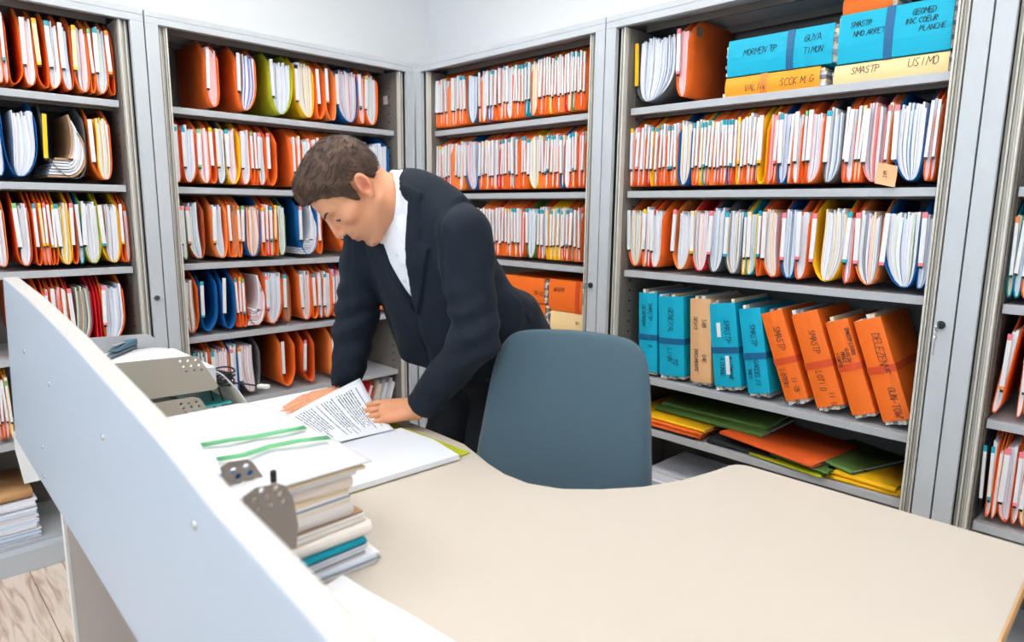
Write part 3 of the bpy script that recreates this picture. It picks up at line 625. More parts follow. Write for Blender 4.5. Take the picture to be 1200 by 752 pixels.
# leaning wallets beneath the lowest used shelf behind the man
for k, (c, l) in enumerate((('R', 'red wallet leaning at the bottom right of cabinet behind man'), ('C', None), ('w', None))):
    pass
G6 = 'document wallets leaning behind the man\'s hands'
for k, (cm, sx, lab) in enumerate(((folder_mat('R'), -.335, 'red document wallet leaning beside the lifted page'), (paper_mat('c'), -.285, 'cream document wallet leaning right of the red one'), (paper_mat('v'), -.245, 'white document wallet leaning, third after the red one'), (paper_mat('w'), -.205, 'white document wallet leaning furthest right beside the cabinet side'))):
    r = bpy.data.objects.new('document_wallet', None); COL.objects.link(r); r.location = (sx, .075, .0935); r.rotation_euler = (0, .32, 0); tag(r, lab, 'document wallet', G6)
    P = [[(x, y, zz2) for (x, zz2) in ((-.012, .335), (-.012, .01), (0, .0), (.012, .01), (.012, .335-.02))] for y in (0, .13, .26)]
    MB().grid(P).build('cover', cm, r, solid=.0014, fix=False)
    MB().box(-.009, .009, .006, .25, .012, .318).build('papers', paper_mat('w'), r)
# ------------------------------------------------------------------ the desk with its curved-top screen
ZD = .742
M_DESK = mat('desk_laminate', (204, 195, 182), .42, 0, .015, 25, .02, 900, .35)
M_EDGE = mat('desk_edge_band', (236, 234, 230), .45)
M_SCREEN = mat('screen_laminate', (184, 193, 205), .42, 0, .01, 12, .02, 700, .35)
M_LEG = mat('leg_board', (206, 198, 192), .5, 0, .02, 60, .04, 400)
desk = empty('desk', (-1.1, -2.0, 0), 0, 'large beige wave-shaped desk with a curved-top white screen along its outer side', 'desk')
def loc(p): return (p[0]+1.1, p[1]+2.0) + tuple(p[2:])
def rounded(c, r, a0, a1, n=6): return [(c[0]+r*math.cos(math.radians(a0+(a1-a0)*i/n)), c[1]+r*math.sin(math.radians(a0+(a1-a0)*i/n))) for i in range(n+1)]
inner = [(-1.052, -1.03), (-1.050, -1.30), (-1.049, -1.50), (-1.052, -1.592), (-1.071, -1.655), (-1.092, -1.72), (-1.106, -1.785), (-1.104, -1.852), (-1.074, -1.917), (-1.018, -1.972), (-.948, -2.022), (-.861, -2.058), (-.781, -2.077), (-.728, -2.086)]
poly = [(-1.762, -2.621), (-1.762, -.96)] + rounded((-1.10, -1.005), .048, 90, 10) + inner + rounded((-.722, -2.125), .038, 75, 0) + [(-.683, -2.35), (-.681, -2.621)]
MB().prism([loc(p) for p in poly], ZD-.026, ZD-.0012).build('desktop', M_DESK, desk, bevel=.002)
MB().box(-1.745+1.1, -1.10+1.1, -.995+2, -.970+2, 0, ZD-.0265).build('end_panel', M_LEG, desk)
MB().box(-1.752+1.1, -1.7455+1.1, -.9952+2, -.9698+2, 0, ZD-.0265).build('edge_strip', M_EDGE, desk)
MB().box(-1.745+1.1, -.72+1.1, -2.59+2, -2.565+2, 0, ZD-.0265).build('end_panel', M_LEG, desk)
MB().box(-1.762+1.1, -.681+1.1, -2.6232+2, -2.6212+2, ZD-.026, ZD-.0012).build('edge_strip', mat('tan_edge_band', (226, 176, 116), .5), desk)
MB().box(-.80+1.1, -.775+1.1, -2.5645+2, -2.2+2, .25, ZD-.0265).build('modesty_panel', M_LEG, desk)
def xp(y): return -1.785+.0174*(y+.68)
def on_panel(u, v):
    d = _ray(u, v); k = .0174; c0 = -1.785+.0174*.68
    t = (c0 + k*CAM.y - CAM.x)/(d.x - k*d.y); return CAM + d*t
top = [(3, 325), (30, 348), (75, 393), (130, 455), (190, 523), (250, 600), (300, 655), (385, 752)]
tp = [on_panel(*q) for q in top]
py = [(p.y, p.z) for p in tp]
py += [(-2.45, .962), (-2.64, .942), (-2.64, .69), (-2.0, .69), (-.685, .693)]
# smooth the top edge a little with midpoints
T = Matrix(((1, .0174, 0, -1.785+.0174*.68+1.1), (0, 1, 0, 2.0), (0, 0, 1, 0), (0, 0, 0, 1)))
scr = MB().prism(py, 0, .030, 'x', 0, T).build('screen', [M_SCREEN, mat('screen_edge_band', (198, 194, 190), .5)], desk, bevel=.003)
for q_ in scr.data.polygons:
    if abs(q_.normal.x) < .5: q_.material_index = 1
mb = MB()
for (u, v) in ((29, 412), (58, 450), (121, 512), (50, 523), (52, 558), (228, 615)):
    p = on_panel(u, v); mb.lathe([(.0055, -.001), (.005, .0012), (.003, .002), (.0, .002)], 12, 0, Matrix.Translation((p.x+1.1, p.y+2.0, p.z)) @ Matrix.Rotation(-PI/2, 4, 'Y'))
mb.build('screw', M_CHROME, scr, smooth=True)
# small white bracket under the far end of the screen
mb = MB(); a, b, c, d = on_panel(17, 527), on_panel(27, 567), on_panel(41, 564), on_panel(60, 560)
mb.prism([(a.y+2.0, a.z), (b.y+2.0, b.z), (c.y+2.0, c.z), (c.y+2.0, .70), (a.y+2.0, .70)], xp(-.8)+1.1+.004, xp(-.8)+1.1+.020, 'x'); mb.build('bracket', M_EDGE, desk)

# ------------------------------------------------------------------ letter trays, perforated metal
M_TRAY = mat('tray_metal', (176, 170, 158), .42, .0, .02, 30)
def perforate(name, poly, axis, a, b, holes, r, m, parent, M=None, back=None):
    o = MB().prism(poly, a, b, axis, 0, M).build(name, m, parent)
    mb = MB()
    for (p, q) in holes:
        c = [(p+r*math.cos(2*PI*i/12), q+r*math.sin(2*PI*i/12)) for i in range(12)]
        mb.prism(c, min(a, b)-.01, max(a, b)+.01, axis, 0, M)
    cut = mb.build('cutter', m, parent)
    md = o.modifiers.new('b', 'BOOLEAN'); md.operation = 'DIFFERENCE'; md.object = cut; md.solver = 'EXACT'
    bpy.context.view_layer.update(); dg = bpy.context.evaluated_depsgraph_get()
    me = bpy.data.meshes.new_from_object(o.evaluated_get(dg)); o.modifiers.clear(); o.data = me
    bpy.data.objects.remove(cut, do_unlink=True)
    return o
YT = -1.195
tray = empty('letter_tray', (-1.62, -1.04, ZD), 0, 'tiered beige metal letter tray with punched corner holes behind the screen', 'letter tray')
ox, oy, oz = 1.62, 1.04, -ZD
def Q(u, v, y=YT): p = on_y(u, v, y); return (p.x+ox, p.z+oz)
def plate(name, corners, holes, y=YT):
    pl_ = [Q(*c, y) for c in corners]
    return perforate(name, pl_, 'y', y+oy-.0012, y+oy+.0012, [Q(*h, y) for h in holes], .0028, M_TRAY, tray)
xr = Q(232, 418)[0]
plate('front_plate', [(120, 427), (180, 421), (222, 417), (231, 418), (237, 424), (256, 452), (253, 456), (185, 466), (150, 471)], [(212, 419.5), (221, 419), (230, 418.3)] and [(211, 423), (220, 422.5), (229, 421.5), (215, 429.5), (224, 428.5), (233, 427.5), (218, 435), (227, 434), (236, 433)])
plate('front_plate', [(180, 472), (225, 465), (233, 466), (237, 470), (248, 488), (244, 491), (200, 494), (180, 500)], [(212, 473), (221, 472), (230, 470.5), (215, 478), (224, 476.5), (233, 475.5), (218, 483), (227, 482), (236, 481)])
zu = Q(185, 466)[1]; zl = Q(200, 494)[1]
xl = -1.755+ox; xe = Q(253, 456)[0]; xe2 = Q(246, 490)[0]
MB().box(xl, xe-.002, YT+oy+.0014, -.885+oy, zu-.0012, zu+.0012).build('shelf', M_TRAY, tray)
MB().box(xl, xe2-.002, YT+oy+.0014, -.885+oy, zl-.0012, zl+.0012).build('shelf', M_TRAY, tray)
MB().box(xl, xe2-.002, YT+oy+.0014, -.885+oy, .0004, .0026).build('base_plate', M_TRAY, tray)
bk = [( -1.755+ox, zu), (on_y(190, 402, -.884).x+ox, zu), (on_y(182, 396, -.884).x+ox, on_y(182, 396, -.884).z+oz), (on_y(172, 391, -.884).x+ox, on_y(172, 391, -.884).z+oz), (-1.755+ox, on_y(110, 393, -.884).z+oz)]
MB().prism(bk, -.885+oy, -.8826+oy, 'y').build('back_plate', mat('tray_back', (188, 190, 194), .4), tray)
MB().box(xl, xl+.0024, YT+oy, -.885+oy, .003, zu+.06).build('side_plate', M_TRAY, tray)
MB().box(xe-.03, xe-.0276, -.89+oy, -.8865+oy, .003, zu).build('post', M_TRAY, tray)
# papers in the upper tray: a sheet drooping over the right end
pr_ = empty('paper_sheets', (-1.6, -1.05, ZD+zu+.002), 0, 'white sheets lying in the upper letter tray, drooping over its end', 'papers')
zt = ZD+zu; P = []
for i in range(14):
    x = -1.752 + (.40*i/13); dz = .050 - max(0, (x+1.50))**2*9.0
    P.append([Vector((x+1.6, y+1.05, dz - .004*math.sin(j))) for j, y in enumerate((-1.185, -1.08, -.98, -.892))])
mb = MB().grid(P); mb.build('top_sheet', paper_mat('w'), pr_, smooth=True, solid=.003)
MB().box(-.15, .14, -.135, .15, .0005, .044).build('sheets', paper_mat('v'), pr_)
# grey-blue stapler lying on them
a, b = on_z(126, 419, zt+.056), on_z(164, 404, zt+.056); dx, dy = b.x-a.x, b.y-a.y; L = math.hypot(dx, dy)
st = empty('stapler', (a.x, a.y, zt+.056), math.atan2(dy, dx), 'small grey-blue stapler lying on the sheets in the letter tray', 'stapler')
MB().prism([(0, .0), (L, 0), (L, .006), (L*.95, .008), (.005, .004)], -.010, .010, 'y').build('base', mat('stapler_grey', (92, 106, 118), .45), st, bevel=.001)
MB().prism([(L*.15, .0085), (L*.97, .0085), (L, .017), (L*.95, .025), (L*.55, .022), (L*.12, .0115)], -.011, .011, 'y').build('arm', mat('stapler_blue', (70, 108, 130), .45), st, bevel=.002)
MB().box(L*.2, L*.5, -.006, .006, .0215, .0235).build('spring_plate', mat('brushed_steel', (190, 196, 200), .35, .6), st)
# teal sleeve in the lower tray
r = empty('document_sleeve', (-1.5, -1.05, ZD+zl+.0016), 0, 'teal document sleeve sticking out of the lower letter tray', 'document sleeve')
MB().box(.0, .085, -.10, .12, .0005, .0055).build('sleeve', mat('teal_plastic', (70, 200, 205), .3), r)
# cable coil with white plug beside the tray
r = empty('cable', (-1.43, -1.10, zt), 0, 'coiled black cable with a white plug hanging at the letter tray', 'cable')
mb = MB(); c0 = on_z(256, 443, .885)
for k in range(7):
    a_, b_ = .030+random.uniform(-.005, .005), .026+random.uniform(-.006, .006); ph = random.uniform(0, 1); zz = .885 + (k-3)*.0055
    mb.tube([(c0.x+1.43+a_*math.cos(t+ph)*1.1, c0.y+1.10+b_*math.sin(t+ph), zz-zt+.004*math.sin(2*t+k)) for t in np.linspace(0, 2*PI, 22)], .0022, 6)
mb.build('coil', mat('black_cable', (24, 26, 30), .45), r, smooth=True)
e0, e1 = on_z(262, 448, .872), on_z(303, 452, .866)
mb = MB(); mb.tube([(e0.x+1.43, e0.y+1.10, .872-zt), ((e0.x+e1.x)/2+1.43, (e0.y+e1.y)/2+1.10, .871-zt), (e1.x+1.43, e1.y+1.10, .866-zt)], .002, 6)
lo_ = [on_z(u, v, z_) for u, v, z_ in ((255, 452, .87), (262, 470, .82), (260, 482, .79), (248, 490, .752), (236, 492, .748))]
mb.tube([(p.x+1.43, p.y+1.10, p.z-zt) for p in lo_], .002, 6)
lo_ = [on_z(u, v, z_) for u, v, z_ in ((246, 452, .87), (250, 470, .82), (252, 480, .79), (244, 488, .755))]
mb.tube([(p.x+1.43, p.y+1.10, p.z-zt) for p in lo_], .002, 6)
mb.build('lead', mat('black_cable', (24, 26, 30), .45), r, smooth=True)
e2 = on_z(321, 455, .864); ang = math.atan2(e2.y-e1.y, e2.x-e1.x)
MB().box(0, .028, -.0065, .0065, -.004, .004, 0, Matrix.Translation((e1.x+1.43, e1.y+1.10, .866-zt)) @ Matrix.Rotation(ang, 4, 'Z')).build('plug', mat('white_plastic', (236, 234, 228), .4), r, bevel=.001)

# ------------------------------------------------------------------ near file sorter (two punched end plates), pen
sr = empty('file_sorter', (-1.70, -1.90, ZD), 0, 'brown-grey perforated metal file sorter between the screen and dossier stack', 'file sorter')
def plate2(y, corners, holes, r):
    return perforate('end_plate', [(on_y(*c, y).x+1.70, on_y(*c, y).z-ZD) for c in corners], 'y', y+1.90-.0013, y+1.90+.0013, [(on_y(*h, y).x+1.70, on_y(*h, y).z-ZD) for h in holes], r, M_SORT, sr)
M_SORT = mat('sorter_metal', (134, 124, 116), .5, 0, .03, 40)
plate2(-1.86, [(258, 548), (268, 541), (290, 538), (297, 542), (311, 562), (316, 580), (320, 600), (300, 620), (270, 590)], [(273, 551), (288, 546), (279, 558), (293, 554), (285, 566), (300, 562)], .0042)
plate2(-1.955, [(285, 582), (300, 571), (325, 566), (334, 569), (343, 582), (349, 615), (347, 641), (330, 648), (300, 640)], [(291, 577), (306, 574), (323, 571), (298, 586), (313, 582), (328, 578), (303, 596), (317, 591), (332, 587)][1:], .0036)
MB().box(-.045, .05, -.055, .045, .0008, .003).build('base_plate', M_SORT, sr)
MB().box(-.044, -.0415, -.0535, .0385, .003, .15).build('side_plate', M_SORT, sr)
pn = on_y(320, 552, -1.905)
p_ = empty('pen', (pn.x, pn.y, pn.z-.09), 0, 'pen standing upright in the perforated file sorter', 'pen')
MB().lathe([(.002, 0), (.0042, .012), (.0042, .075)], 12).build('barrel', mat('pen_barrel', (196, 176, 160), .4), p_, smooth=True)
MB().lathe([(.0044, .0755), (.0046, .088), (.004, .091), (0, .092)], 12).build('cap', mat('black_plastic', (28, 28, 30), .4), p_, smooth=True)
MB().box(-1.712+1.70, -1.66+1.70, -1.852+1.90, -1.8485+1.90, .004, .19).build('divider', mat('blue_card', (0, 110, 190), .6), sr)

# ------------------------------------------------------------------ stack of dossiers
GS = 'dossiers in the stack on the desk'
zz = ZD+.0006
XR0, YF0 = -1.505, -1.895
def dossier(w, l, th, dx, dy, rot, cols, label, cover=None, name='dossier', group=GS, soft=.0):
    global zz
    r = empty(name, (XR0+dx, YF0+dy, zz), rot, label, 'dossier' if name == 'dossier' else 'plastic sleeve', group)
    mb = MB(); used = sorted(set(cols)); n = max(2, int(th/.0032)); h0 = .0012 if cover else 0
    for i in range(n):
        a = h0 + (th-2*h0)*i/n; b = h0 + (th-2*h0)*(i+.90)/n; j = random.uniform(-.004, .004); k = random.uniform(0, .005)
        sec = [(k+.004, a), (k, (a+b)/2), (k+.004, b)]
        mb.box(-w+.002, -.002+j-soft*i/n, .002+k, l-.003, a, b, used.index(cols[i % len(cols)]))
    mb.build('sheets', [paper_mat(c) for c in used], r)
    if cover:
        P = [[(-w, y, z_) for y, z_ in ((l, th), (.003, th), (-.001, th*.75), (-.002, th*.5), (-.001, th*.25), (.003, 0), (l, 0))], [(0, y, z_) for y, z_ in ((l, th), (.003, th), (-.001, th*.75), (-.002, th*.5), (-.001, th*.25), (.003, 0), (l, 0))]]
        MB().grid(P).build('cover', cover, r, solid=.0009, fix=False)
    zz += th+.001
    return r
CW = mat('cream_card', (240, 226, 212), .7, 0, .03, 60); CW2 = mat('pale_card', (246, 238, 230), .7, 0, .03, 60)
dossier(.215, .33, .016, .012, -.012, -.04, 'wvkb', 'clear plastic sleeves lying lowest in the dossier stack, spread out', None, 'plastic_sleeve', None)
dossier(.22, .33, .017, -.005, -.004, .02, 'vkwb', 'clear plastic sleeves under the blue folder of the dossier stack', None, 'plastic_sleeve', None)
dossier(.22, .33, .008, -.006, .0, .02, 'vw', 'dossier in a blue folder, above the clear sleeves in the stack', folder_mat('T'))
dossier(.22, .34, .022, .006, .004, -.02, 'wcww', 'pale dossier in the stack, resting on the blue folder', CW2)
dossier(.215, .33, .018, .0, .004, .03, 'cwcwn', 'pale dossier in the stack, second above the blue folder', None)
dossier(.215, .33, .020, -.024, .006, 0.0, 'wcww', 'thin grey-edged dossier in the stack, third above the blue folder', mat('grey_card', (214, 208, 204), .7))
dossier(.21, .34, .022, -.026, .006, .02, 'cwkwc', 'pale dossier in the stack, fourth above the blue folder', None)
dossier(.21, .34, .020, -.024, .006, -.02, 'ywcw', 'pale dossier with a yellow sheet, second from top of the stack', CW)
# topmost: opened dossier, its page bowed, green ribbons across
r = empty('open_dossier', (XR0-.02, YF0, zz), 0, 'open white dossier with two green ribbons on top of the stack', 'dossier', GS)
def topz(x, y): return .020 + .006*math.sin((y)*7) - 2.2*max(0, x+.01)**2 - .10*max(0, y-.30)**1.2
P = [[(x, y, topz(x, y)) for y in np.linspace(-.01, .44, 16)] for x in np.linspace(-.225, .022, 12)]
MB().grid(P).build('page', paper_mat('w'), r, smooth=True, solid=.002)
P = [[(x, y, topz(x, y)-.008-.005*(x+.2)) for y in np.linspace(-.006, .36, 10)] for x in np.linspace(-.222, .012, 8)]
MB().grid(P).build('page', paper_mat('c'), r, smooth=True, solid=.004)
MB().box(-.22, .0, .0, .32, .0006, .010).build('sheets', paper_mat('w'), r)
zz_top = zz
for (pts, wd) in ((((236, 523), (270, 517), (300, 513), (330, 507), (358, 502)), .011), (((254, 540), (285, 535), (315, 525), (350, 518), (386, 514)), .011)):
    A = []
    for i, (u, v) in enumerate(pts):
        p = on_z(u, v, zz+.030 + (.004 if i % 2 else 0)); A.append((p.x-(XR0-.02), p.y-YF0, p.z-zz+.001))
    P = [[(x, y-wd/2, z_), (x, y+wd/2, z_+.003)] for x, y, z_ in A]
    MB().grid(P).build('ribbon', mat('green_ribbon', (96, 176, 120), .5), r, smooth=True, solid=.0008)

# ------------------------------------------------------------------ white sheets beside the screen, near end
mb = MB(); g = [(400, 672), (432, 690), (480, 718), (532, 752)]
near = [on_z(u, v, ZD+.030) for u, v in g]; near += [Vector((near[-1].x+.01, -2.55, 0))]
r = empty('paper_pile', (-1.65, -2.1, ZD+.0006), 0, 'white sheet pile lying along the screen at the near end', 'papers')
pl_ = [(p.x+1.65, p.y+2.1) for p in near] + [(-1.775+1.65, -2.55+2.1), (-1.765+1.65, -1.962+2.1), (-1.64+1.65, -1.958+2.1)]
for k in range(5):
    s_ = 1-.004*k; MB().prism([(x*s_+random.uniform(-.002, .002), y*s_) for x, y in pl_], .006*k, .006*k+.0056).build('sheets', paper_mat('w' if k % 2 == 0 else 'v'), r)
q = empty('envelope', (-1.665, -1.995, ZD+.0316), -.1, 'orange-beige envelope edge on the near white sheets', 'envelope')
MB().prism([(-.06, -.02), (.035, -.02), (.037, .03), (-.06, .03)], 0, .003).build('envelope_sheet', mat('envelope_beige', (248, 206, 150), .7), q)

# ------------------------------------------------------------------ open lime folder with documents
r = empty('open_folder', (-1.24, -1.33, ZD+.0004), 0, 'open lime-yellow folder lying flat on the desk under the documents', 'folder')
mb = MB()
for (y0, y1, x0, x1, tx) in ((-1.655, -1.332, -1.39, -1.088, 0), (-1.328, -1.000, -1.405, -1.24+.0, 0)):
    mb.prism([(x0+1.24, y0+1.33), (x1+1.24+(.004 if y0 < -1.5 else 0), y0+1.33+.006), (x1+1.24, y1+1.33), (x0+1.24, y1+1.33)], 0, .0014)
mb.build('cover', folder_mat('G'), r)
DOCW = mat('document_white', (230, 234, 243), .6)
r = empty('document_stack', (-1.25, -1.5, ZD+.0024), 0, 'stack of blank-topped white documents on the lime folder, nearest the chair', 'papers')
for k in range(4):
    e = .002*k; a = [on_z(416, 570, ZD+.012), on_z(539, 533, ZD+.012), on_z(508, 515, ZD+.012), on_z(470, 501, ZD+.012), on_z(400, 520, ZD+.012)]
    poly = [(a[0].x+1.25, a[0].y+1.5), (a[1].x+1.25, a[1].y+1.5), (a[2].x+1.25+.002, a[2].y+1.5), (a[3].x+1.25, a[3].y+1.5), (-1.42+1.25, a[3].y+1.5), (-1.44+1.25, a[0].y+1.5)]
    MB().prism([(x*(1-.004*k), y*(1-.004*k)) for x, y in poly], .0026*k, .0026*k+.0024).build('sheets', DOCW if k == 3 else paper_mat('w'), r)
r = empty('document_stack', (-1.2, -1.15, ZD+.0024), 0, 'white documents lying beneath the far hand at the desk end', 'papers')
for k in range(3):
    MB().prism([(-.17+.003*k, -.19), (.10-.002*k, -.19), (.150-.003*k, .190-.002*k), (-.10, .188), (-.165, .06)], .0026*k, .0026*k+.0024).build('sheets', DOCW, r)
# the printed report: flat pages and the lifted front page
def text_material():
    m = bpy.data.materials.new('printed_page'); m.use_nodes = True; nt = m.node_tree; b = nt.nodes['Principled BSDF']; b.inputs['Roughness'].default_value = .6
    uv = nt.nodes.new('ShaderNodeUVMap'); uv.uv_map = 'UVMap'; sp = nt.nodes.new('ShaderNodeSeparateXYZ'); nt.links.new(uv.outputs[0], sp.inputs[0])
    def mth(op, a, b_=None, c=None):
        n = nt.nodes.new('ShaderNodeMath'); n.operation = op
        for i, x in enumerate((a, b_, c)):
            if x is None: continue
            if isinstance(x, (int, float)): n.inputs[i].default_value = x
            else: nt.links.new(x, n.inputs[i])
        return n.outputs[0]
    row = mth('MULTIPLY', sp.outputs[1], 30.0); fr = mth('FRACT', row); ri = mth('FLOOR', row)
    line = mth('LESS_THAN', fr, .42)
    wn_ = nt.nodes.new('ShaderNodeTexNoise'); wn_.noise_dimensions = '2D'; wn_.inputs['Scale'].default_value = 1.0; wn_.inputs['Detail'].default_value = 1
    cb = nt.nodes.new('ShaderNodeCombineXYZ'); nt.links.new(mth('MULTIPLY', sp.outputs[0], 62.0), cb.inputs[0]); nt.links.new(mth('MULTIPLY', ri, 7.31), cb.inputs[1]); nt.links.new(cb.outputs[0], wn_.inputs['Vector'])
    word = mth('GREATER_THAN', wn_.outputs['Fac'], .42)
    wr = nt.nodes.new('ShaderNodeTexWhiteNoise'); wr.noise_dimensions = '1D'; nt.links.new(ri, wr.inputs['W'])
    rag = mth('LESS_THAN', sp.outputs[0], mth('MULTIPLY_ADD', wr.outputs['Value'], .38, .56))
    blank = mth('GREATER_THAN', wr.outputs['Value'], .16)
    mar = mth('MULTIPLY', mth('GREATER_THAN', sp.outputs[0], .10), mth('LESS_THAN', sp.outputs[0], .92)); mar2 = mth('MULTIPLY', mth('GREATER_THAN', sp.outputs[1], .08), mth('LESS_THAN', sp.outputs[1], .93))
    msk = mth('MULTIPLY', mth('MULTIPLY', mth('MULTIPLY', line, word), mth('MULTIPLY', rag, blank)), mth('MULTIPLY', mar, mar2))
    mx = nt.nodes.new('ShaderNodeMix'); mx.data_type = 'RGBA'; nt.links.new(msk, mx.inputs[0]); mx.inputs[6].default_value = (lin(236), lin(242), lin(250), 1); mx.inputs[7].default_value = (lin(52), lin(62), lin(84), 1)
    nt.links.new(mx.outputs[2], b.inputs['Base Color']); return m
r = empty('printed_report', (-1.2, -1.3, ZD+.013), 0, 'stapled report of printed text, its front page lifted by the near hand', 'document')
A = Vector((-1.309, -1.42, .758)); B_ = Vector((-1.297, -1.175, .758)); D_ = on_z(462, 503, .758); C_ = on_y(422, 443, -1.215)
def page_pt(s, t):       # s: along the printed lines (0 = far edge B-C, 1 = near edge A-D); t: from the bound edge towards the lifted edge
    a = B_.lerp(A, s); b = C_.lerp(D_, s)
    p = a.lerp(b, t); p.z = .758 + (B_.z + (C_.z-B_.z)*t**.9 - .758)*(1-s)**1.7 + .0016*math.sin(PI*s)
    return p
n1, n2 = 14, 18
P = [[page_pt(i/(n1-1), j/(n2-1))-Vector((-1.2, -1.3, ZD+.013)) for j in range(n2)] for i in range(n1)]
mb = MB().grid(P); pg = mb.build('lifted_page', text_material(), r, smooth=True, fix=False)
uvl = pg.data.uv_layers.new(name='UVMap')
for poly_ in pg.data.polygons:
    for li in poly_.loop_indices:
        vi = pg.data.loops[li].vertex_index; i, j = divmod(vi, n2); uvl.data[li].uv = (i/(n1-1), 1-j/(n2-1))
md = pg.modifiers.new('solid', 'SOLIDIFY'); md.thickness = .0006
MB().prism([(-.112, -.118), (.060, -.118), (.075, .09), (-.10, .115)], -.0025, .0).build('pages', DOCW, r)

# ------------------------------------------------------------------ office chair
def chair():
    c = Vector((-.92, -1.775, 0)); face = math.atan2(-.43, -.90)       # direction the chair faces (towards the desk)
    r = empty('office_chair', (c.x, c.y, 0), face-PI/2*0, 'office chair with blue-grey fabric backrest pushed up to the desk', 'office chair')
    fab = mat('chair_fabric', (70, 93, 106), .85, 0, .10, 900, .5, 1100, .2, sheen=.3); blk = mat('black_plastic', (28, 28, 30), .4)
    # local +x = facing direction, y = across
    rec = math.radians(CH_REC)
    def bp(a, b, side):      # a in [-1,1] across, b in [-1,1] up
        hw = .215 - .034*max(0.0, (b+.5)/1.5)**1.4
        k = 8.0
        l = (abs(a)**k + abs(b)**k)**(1/k) or 1.0
        m = max(abs(a), abs(b))
        q = m/l if l else 1
        yy = a*q*hw; zz_ = .742 + b*q*.262 - .014*(yy/.2)**2*(1 if b > 0 else 0)
        edge = m
        th = .036*(1-edge**6)**.5 if side > 0 else -.022*(1-edge**6)**.5
        curve = .030*(yy/.22)**2                        # wraps around the sitter
        lum = .016*math.cos((b+.35)*2.2)
        x = th + curve + lum*(1-edge**8) - math.tan(rec)*(zz_-.52)
        return Vector((x, yy, zz_))
    N = 28
    def cu(t): return math.sin(t*PI/2)
    P = [[bp(cu(-1+2*i/N), cu(-1+2*j/N), 1) for j in range(N+1)] for i in range(N+1)]
    MB().grid(P).build('backrest', fab, r, smooth=True)
    P = [[bp(cu(-1+2*i/N), cu(-1+2*j/N), -1)-Vector((.0015, 0, 0)) for j in range(N+1)] for i in range(N+1)]
    MB().grid(P).build('back_shell', blk, r, smooth=True)
    # seat cushion
    def sp_(a, b, top):
        k = 4.5; l = (abs(a)**k+abs(b)**k)**(1/k) or 1; m = max(abs(a), abs(b)); q = m/l
        return Vector((.235+b*q*.235, a*q*.235, .455 + (.032 if top else -.035)*(1-m**6)**.5 - .01*max(0, b)**3))
    P = [[sp_(cu(-1+2*i/N), cu(-1+2*j/N), True) for j in range(N+1)] for i in range(N+1)]
    MB().grid(P).build('seat', fab, r, smooth=True)
    P = [[sp_(cu(-1+2*i/N), cu(-1+2*j/N), False)-Vector((0, 0, .001)) for j in range(N+1)] for i in range(N+1)]
    MB().grid(P).build('seat_pan', blk, r, smooth=True)
    MB().tube([(.12, 0, .415), (-.02, 0, .41), (-.055, 0, .45), (-.062, 0, .56), (-.075, 0, .70)], [.022, .022, .02, .018, .016], 10).build('back_bracket', blk, r, smooth=True)
    MB().lathe([(.045, .405), (.03, .395), (.027, .30), (.024, .10), (.03, .075)], 20, 0, Matrix.Translation((.22, 0, 0))).build('gas_column', blk, r, smooth=True)
    for k in range(5):
        a = 2*PI*k/5+.3; d = Vector((math.cos(a), math.sin(a), 0)); o = Vector((.22, 0, 0))
        lg = MB().tube([o+Vector((0, 0, .095)), o+d*.15+Vector((0, 0, .088)), o+d*.29+Vector((0, 0, .070))], [.024, .019, .014], 10).build('base_arm', blk, r, smooth=True)
        MB().lathe([(.0, -.011), (.024, -.011), (.028, -.006), (.028, .006), (.024, .011), (0, .011)], 16, 0, Matrix.Translation(o+d*.295+Vector((0, 0, .0285))) @ Matrix.Rotation(a, 4, 'Z') @ Matrix.Rotation(PI/2, 4, 'X')).build('caster', blk, lg, smooth=True)
    return r
CH_REC = 13
chair()
# ------------------------------------------------------------------ the man (implicit surfaces polygonised by surface nets)
def nets(F, org, h):
    ins = F < 0
    nx, ny, nz = F.shape
    S = np.zeros((nx-1, ny-1, nz-1, 3), np.float32); Cn = np.zeros((nx-1, ny-1, nz-1), np.float32)
    def sl(d): return [slice(d[k], d[k]+n-1) for k, n in enumerate((nx, ny, nz))]
    off = [(i, j, k) for i in (0, 1) for j in (0, 1) for k in (0, 1)]
    for ax in range(3):
        for o in off:
            if o[ax]: continue
            q = list(o); q[ax] = 1
            a = F[tuple(sl(o))]; b = F[tuple(sl(q))]
            m = (a < 0) != (b < 0)
            t = np.where(m, a/np.where(m, a-b, 1), 0)
            for c in range(3):
                S[..., c] += np.where(m, o[c] + (t if c == ax else 0), 0)
            Cn += m
    act = Cn > 0
    idx = -np.ones(act.shape, np.int64); idx[act] = np.arange(act.sum())
    ijk = np.argwhere(act)
    V = (ijk + S[act]/Cn[act][:, None])*h + np.array(org)
    quads = []
    for ax in range(3):
        d = [0, 0, 0]; d[ax] = 1
        a = ins[:nx-d[0], :ny-d[1], :nz-d[2]]; b = ins[d[0]:, d[1]:, d[2]:]
        e = a != b
        u, v = [(1, 2), (2, 0), (0, 1)][ax]
        E = np.argwhere(e)
        ok = (E[:, u] > 0) & (E[:, v] > 0) & (E[:, u] < F.shape[u]-1) & (E[:, v] < F.shape[v]-1)
        E = E[ok]
        fl = ins[E[:, 0], E[:, 1], E[:, 2]]
        def id_(du, dv):
            Q_ = E.copy(); Q_[:, u] += du; Q_[:, v] += dv; return idx[Q_[:, 0], Q_[:, 1], Q_[:, 2]]
        q = np.stack([id_(-1, -1), id_(0, -1), id_(0, 0), id_(-1, 0)], 1)
        q[~fl] = q[~fl][:, ::-1]
        quads.append(q)
    Q_ = np.concatenate(quads)
    Q_ = Q_[(Q_ >= 0).all(1)]
    return V, Q_
